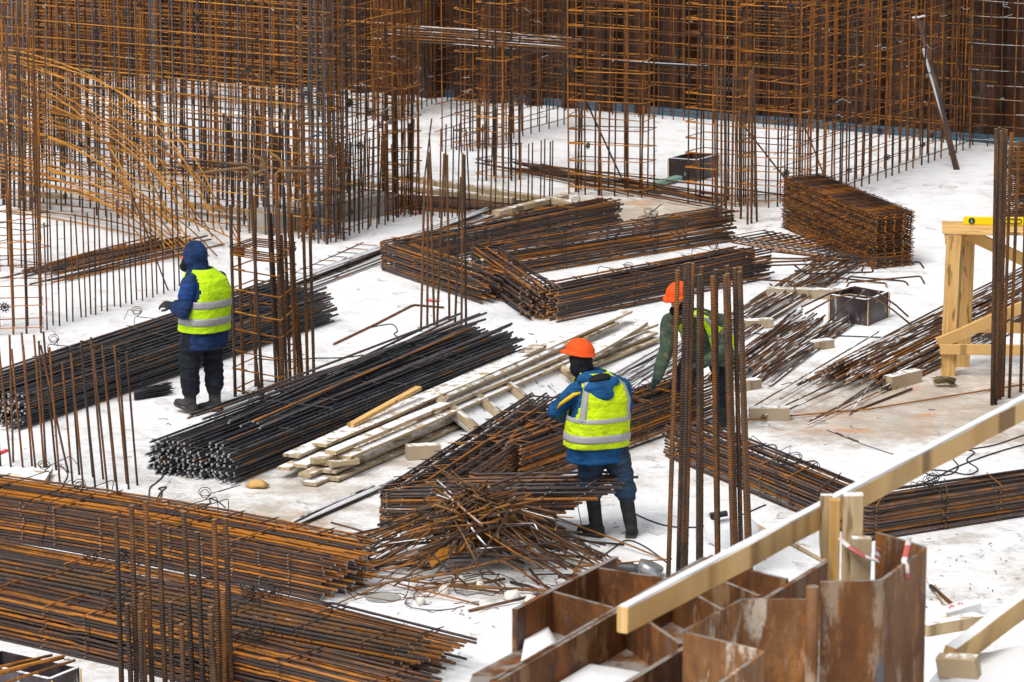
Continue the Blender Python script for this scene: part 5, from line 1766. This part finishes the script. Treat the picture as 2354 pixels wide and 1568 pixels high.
def helmet(root, c, f, tilt=0.0, mat=None):
    f = V(f).normalized()
    sd = V((0, 0, 1)).cross(f).normalized()
    up = f.cross(sd).normalized()
    q_ = Matrix.Rotation(tilt, 3, sd)
    f, up = q_ @ f, q_ @ up
    b = MB()
    rings = []
    for i in range(9):
        a = math.pi / 2 * i / 8.4
        rr, zz = math.cos(a), math.sin(a)
        ring = []
        for k in range(28):
            an = 2 * math.pi * k / 28
            ridge = 1 + (.02 if abs(math.cos(an)) < .16 else 0)
            ring.append(c + sd * (math.cos(an) * .112 * rr * ridge) + f * (math.sin(an) * .138 * rr * ridge) + up * (zz ** .95 * .125 * ridge))
        rings.append(ring)
    brim = []
    for ex, z in ((.030, -.012), (.012, .002)):
        ring = []
        for k in range(28):
            an = 2 * math.pi * k / 28
            fr = max(0, math.sin(an)) ** 2
            e = ex * (.35 + 1.5 * fr)
            ring.append(c + sd * (math.cos(an) * (.112 + e)) + f * (math.sin(an) * (.138 + e)) + up * (z - .012 * fr))
        brim.append(ring)
    b.loft(brim + rings, caps=True)
    o = b.build('helmet', mat or PM['orange'])
    o.parent = root
    return o
def person(label, loc, spec):
    root = thing('person', label, 'person', loc)
    S = spec
    fwd = V((*S['face'], 0)).normalized()
    right = V((fwd.y, -fwd.x, 0))
    T = {'k': S['torso'], 'right': right, 'fwd': fwd, 'up': V((0, 0, 1))}
    L = S
    # the body under the clothes, one skin
    b = MB()
    head(b, L['head'], L['look'])
    kk = S['torso']
    b.loft([[lerp(sum(torso_ring(T, t_, -.05), V()) / 40, p_, .8) for p_ in torso_ring(T, t_, -.045)] for t_ in (.25, .4, .55, .7, .85, .97)])
    for a in ('l', 'r'):
        limb(b, [L['sh' + a], L['el' + a], L['wr' + a]], [.055, .042, .030])
        limb(b, [L['hip' + a], L['kn' + a], L['an' + a]], [.085, .058, .042])
        b.ell(V(L['an' + a]) + V((*S['toe' + a][:2], 0)).normalized() * .06 - V((0, 0, .05)), .05, .05, .035)
    voxel(b, 'body', PM['skin'], root, .012, 4)
    # eyes
    lk = V(L['look']).normalized()
    sd = V((0, 0, 1)).cross(lk).normalized()
    for q in (-1, 1):
        b = MB()
        b.ell(V(L['head']) + lk * .088 + sd * q * .032 + V((0, 0, .004)), .012, .012, .009, None, 8, 6)
        e = b.build('eye', NT('eye').done((.03, .02, .015), .2))
        e.parent = root
    # trousers
    b = MB()
    for a in ('l', 'r'):
        k_, an = V(L['kn' + a]), V(L['an' + a])
        cuff = lerp(an, k_, S.get('cuff', .42))
        limb(b, [V(L['hip' + a]), lerp(V(L['hip' + a]), k_, .5), k_, cuff], [.132, .120, .103, S.get('cuffr', .094)])
    hc = (V(L['hipl']) + V(L['hipr'])) / 2
    b.ell(hc + V((0, 0, .05)), .20, .15, .14)
    voxel(b, 'trousers', PM[S['trousers']], root, .013, 3, .017, (5, 5, 26))
    for a in ('l', 'r'):
        k_, an = V(L['kn' + a]), V(L['an' + a])
        boot(root, an, S['toe' + a], lerp(an, k_, S.get('cuff', .42) + .14), PM[S['boots']], .070, S.get('lift' + a, 0))
    # jacket
    b = MB()
    ts = [i / 16 for i in range(17)]
    b.loft([torso_ring(T, t_, 0.0) for t_ in ts])
    for a in ('l', 'r'):
        limb(b, [L['sh' + a], L['el' + a], L['wr' + a]], [S.get('armr', .082), .072, .056])
        limb(b, [lerp(V(L['sh' + a]), V(kk[-2][1]), .55), L['sh' + a]], [.085, .080])
    voxel(b, 'jacket', PM[S['jacket']], root, .013, 3, .009, (9, 9, 14))
    for a in ('l', 'r'):
        b = MB()
        d = (V(L['wr' + a]) - V(L['el' + a])).normalized()
        limb(b, [V(L['wr' + a]) - d * .05, V(L['wr' + a]) + d * .02], [.05, .042])
        hand(b, V(L['wr' + a]) + d * .01, S['hd' + a], S['pn' + a], .118, S.get('curl', .75))
        voxel(b, 'glove', PM['glove'], root, .0065, 2)
    return root, T

# the hooded worker at the left, seen from behind his left shoulder
g = (G(440, 948) + G(490, 948)) / 2
wr_, T = person('person in a blue hooded jacket and lime vest standing between the black bundles', g, dict(
    face=(-.74, .67), look=(-.93, .30, -.12), head=(-.055, .0, 1.600),
    torso=[(0, (.025, .02, .68), .245, .205), (.25, (.03, .02, .88), .240, .205), (.5, (.045, .02, 1.08), .232, .20), (.72, (.055, .02, 1.26), .228, .19), (.86, (.05, .02, 1.38), .205, .165), (.95, (.02, .01, 1.455), .13, .13), (1.0, (.0, .01, 1.50), .10, .105)],
    shl=(-.10, -.14, 1.345), ell=(-.155, -.24, 1.07), wrl=(-.255, -.04, 1.10), shr=(.17, .17, 1.345), elr=(.10, .34, 1.08), wrr=(-.16, .20, 1.10),
    hipl=(-.06, -.07, .84), knl=(-.115, -.09, .50), anl=(-.115, -.06, .11), hipr=(.095, .08, .84), knr=(.115, .08, .50), anr=(.125, .06, .10),
    toel=(-.8, .55, 0), toer=(-.95, .25, 0), liftl=.055, hdl=(-.9, .35, .15), hdr=(-.9, -.3, .1), pnl=(.2, .4, -.8), pnr=(0, -.3, -.9),
    trousers='dknavy', boots='leather', jacket='navy', cuff=.40, cuffr=.102, armr=.092))
vest(T, wr_, PM['lime'], .20, .985, (.54, .66, .965), [(.335, .40), (.555, .62)], [])
b = MB()
hc = V((-.045, .0, 1.62))
b.ell(hc, .128, .128, .155, None, 18, 12)
b.ell(hc + V((.02, 0, -.10)), .12, .115, .12, None, 16, 10)
b.ell(hc + V((.03, .0, -.16)), .135, .125, .08, None, 16, 10)
voxel(b, 'hood', PM['navy'], wr_, .012, 4, .008, (9, 9, 12))
b = MB()
b.ell((-.145, .015, 1.50), .062, .065, .055, None, 12, 8)
b.ell((-.10, .01, 1.545), .09, .085, .07, None, 12, 8)
voxel(b, 'face_mask', PM['black'], wr_, .01, 3, .003)
b = MB()
for s_, zz in ((0, 0),):
    b.loft([[V((-.150 - .045 * math.cos(a) * k, .02 + .062 * math.sin(a), 1.612 - .012 * k + .02 * (1 - k))) for a in [math.pi * (-.5 + q / 10) for q in range(11)] + [math.pi * (.5 - q / 10) for q in range(1, 10)]] for k in (.6, .8, 1.0)])
bb = b.build('helmet_peak', PM['orange'])
bb.parent = wr_
b = MB()
b.ell((-.055, .01, 1.645), .112, .108, .10, None, 16, 8)
bb = b.build('helmet', PM['orange'])
bb.parent = wr_
# royal blue shoulder patch over the upper arm
b = MB()
limb(b, [(-.098, -.145, 1.335), (-.125, -.185, 1.235)], [.0915, .0885])
voxel(b, 'shoulder_patch', PM['royal'], wr_, .010, 3, .004)

# the worker in the orange helmet seen from behind
g = (G(1350, 1235) + G(1435, 1232)) / 2
wr_, T = person('person in orange helmet, blue jacket and yellow vest bent over the brown bundle', g + V((-.02, 0, 0)), dict(
    face=(-.36, .93), look=(-.86, .45, -.22), head=(-.215, .05, 1.63),
    torso=[(0, (-.07, .0, .70), .272, .20), (.25, (-.065, .0, .88), .268, .205), (.5, (-.05, .0, 1.08), .250, .20), (.72, (-.03, .01, 1.26), .235, .185), (.86, (-.04, .02, 1.39), .205, .165), (.95, (-.085, .03, 1.465), .13, .13), (1.0, (-.12, .04, 1.51), .10, .105)],
    shl=(-.235, -.03, 1.335), ell=(-.435, .03, 1.145), wrl=(-.36, .29, 1.02), shr=(.155, .09, 1.345), elr=(.20, .28, 1.12), wrr=(.02, .42, 1.00),
    hipl=(-.12, .0, .83), knl=(-.115, .03, .50), anl=(-.065, .0, .105), hipr=(.085, .0, .83), knr=(.175, .02, .49), anr=(.245, .0, .10),
    toel=(-.75, .5, 0), toer=(.1, 1, 0), hdl=(.5, .8, -.2), hdr=(-.6, .7, -.2), pnl=(0, .2, -1), pnr=(0, .2, -1),
    trousers='slate', boots='rubber', jacket='blue', cuff=.80, cuffr=.108, armr=.088))
vest(T, wr_, PM['lime2'], .18, .985, (.54, .56, .955), [(.30, .365), (.50, .565)], [(23.6, 25.4, .53, .95), (34.6, 36.4, .53, .95)])
helmet(wr_, V((-.215, .05, 1.665)), (-.86, .45, 0), -.12)
b = MB()
b.ell((-.205, .045, 1.60), .105, .105, .12, None, 14, 10)
b.ell((-.20, .05, 1.52), .112, .105, .09, None, 14, 8)
voxel(b, 'balaclava', PM['black'], wr_, .011, 3, .005)
b = MB()
b.ell((-.055, -.145, 1.385), .145, .065, .075, Matrix.Rotation(-.25, 3, 'Y'), 14, 8)
b.ell((-.03, -.165, 1.335), .115, .055, .075, None, 14, 8)
b.ell((-.15, -.09, 1.455), .10, .06, .05, None, 12, 8)
b.ell((.06, -.08, 1.43), .08, .07, .05, None, 12, 8)
ho = voxel(b, 'hood', PM['blue'], wr_, .011, 3, .010, (9, 9, 14))
b = MB()
b.ell((-.05, -.105, 1.460), .115, .075, .045, Matrix.Rotation(-.2, 3, 'Y'), 14, 8)
voxel(b, 'hood_lining', PM['black'], wr_, .011, 3, .006)
b = MB()
b.tube([(-.21, -.118, 1.335), (-.27, -.118, 1.318), (-.335, -.104, 1.268), (-.385, -.075, 1.225), (-.415, -.05, 1.175)], [.012, .018, .018, .014, .006], 6, flat_=1.0)
bb = b.build('sleeve_stripe', PM['yellow'])
bb.parent = wr_

# the worker bending forward behind the tall bars
g = G(1632, 985)
wr_, T = person('person in orange helmet and green jacket bending forward behind the tall bar cluster', g, dict(
    face=(-.50, -.86), look=(-.62, -.72, -.35), head=(-.345, -.33, 1.385),
    torso=[(0, (.0, .06, .66), .235, .195), (.25, (-.01, .02, .83), .235, .195), (.5, (-.05, -.06, .99), .240, .19), (.72, (-.11, -.15, 1.13), .245, .18), (.86, (-.17, -.22, 1.21), .215, .155), (.95, (-.25, -.28, 1.25), .13, .12), (1.0, (-.29, -.30, 1.275), .10, .10)],
    shl=(.075, -.22, 1.13), ell=(.12, -.30, .87), wrl=(-.10, -.44, .76), shr=(-.42, -.10, 1.10), elr=(-.45, -.26, .86), wrr=(-.55, -.46, .62),
    hipl=(.10, .08, .80), knl=(.12, .03, .46), anl=(.13, .09, .10), hipr=(-.10, .10, .80), knr=(-.30, -.06, .47), anr=(-.48, -.02, .10),
    toel=(-.3, -1, 0), toer=(-.7, -.7, 0), hdl=(-.8, -.35, -.2), hdr=(-.45, -.5, -.7), pnl=(-.2, 0, -1), pnr=(.5, -.5, -.4),
    trousers='dknavy', boots='rubber', jacket='green', cuff=.5, cuffr=.094, armr=.086))
vest(T, wr_, PM['lime'], .30, .985, (.62, .62, .94), [(.48, .55)], [(4.0, 5.7, .55, .95), (14.3, 16.0, .55, .95)], .022, .40)
helmet(wr_, V((-.345, -.33, 1.43)), (-.62, -.72, 0), .20)
b = MB()
hd, lk = V((-.345, -.33, 1.385)), V((-.62, -.72, -.35)).normalized()
b.ell(hd - lk * .02 + V((0, 0, .03)), .098, .100, .075, None, 14, 8)
b.ell(hd - lk * .035 + V((0, 0, -.06)), .090, .092, .10, None, 14, 8)
b.ell(hd + lk * .035 + V((0, 0, -.105)), .066, .066, .055, None, 12, 8)
voxel(b, 'balaclava', PM['black'], wr_, .010, 3, .004)
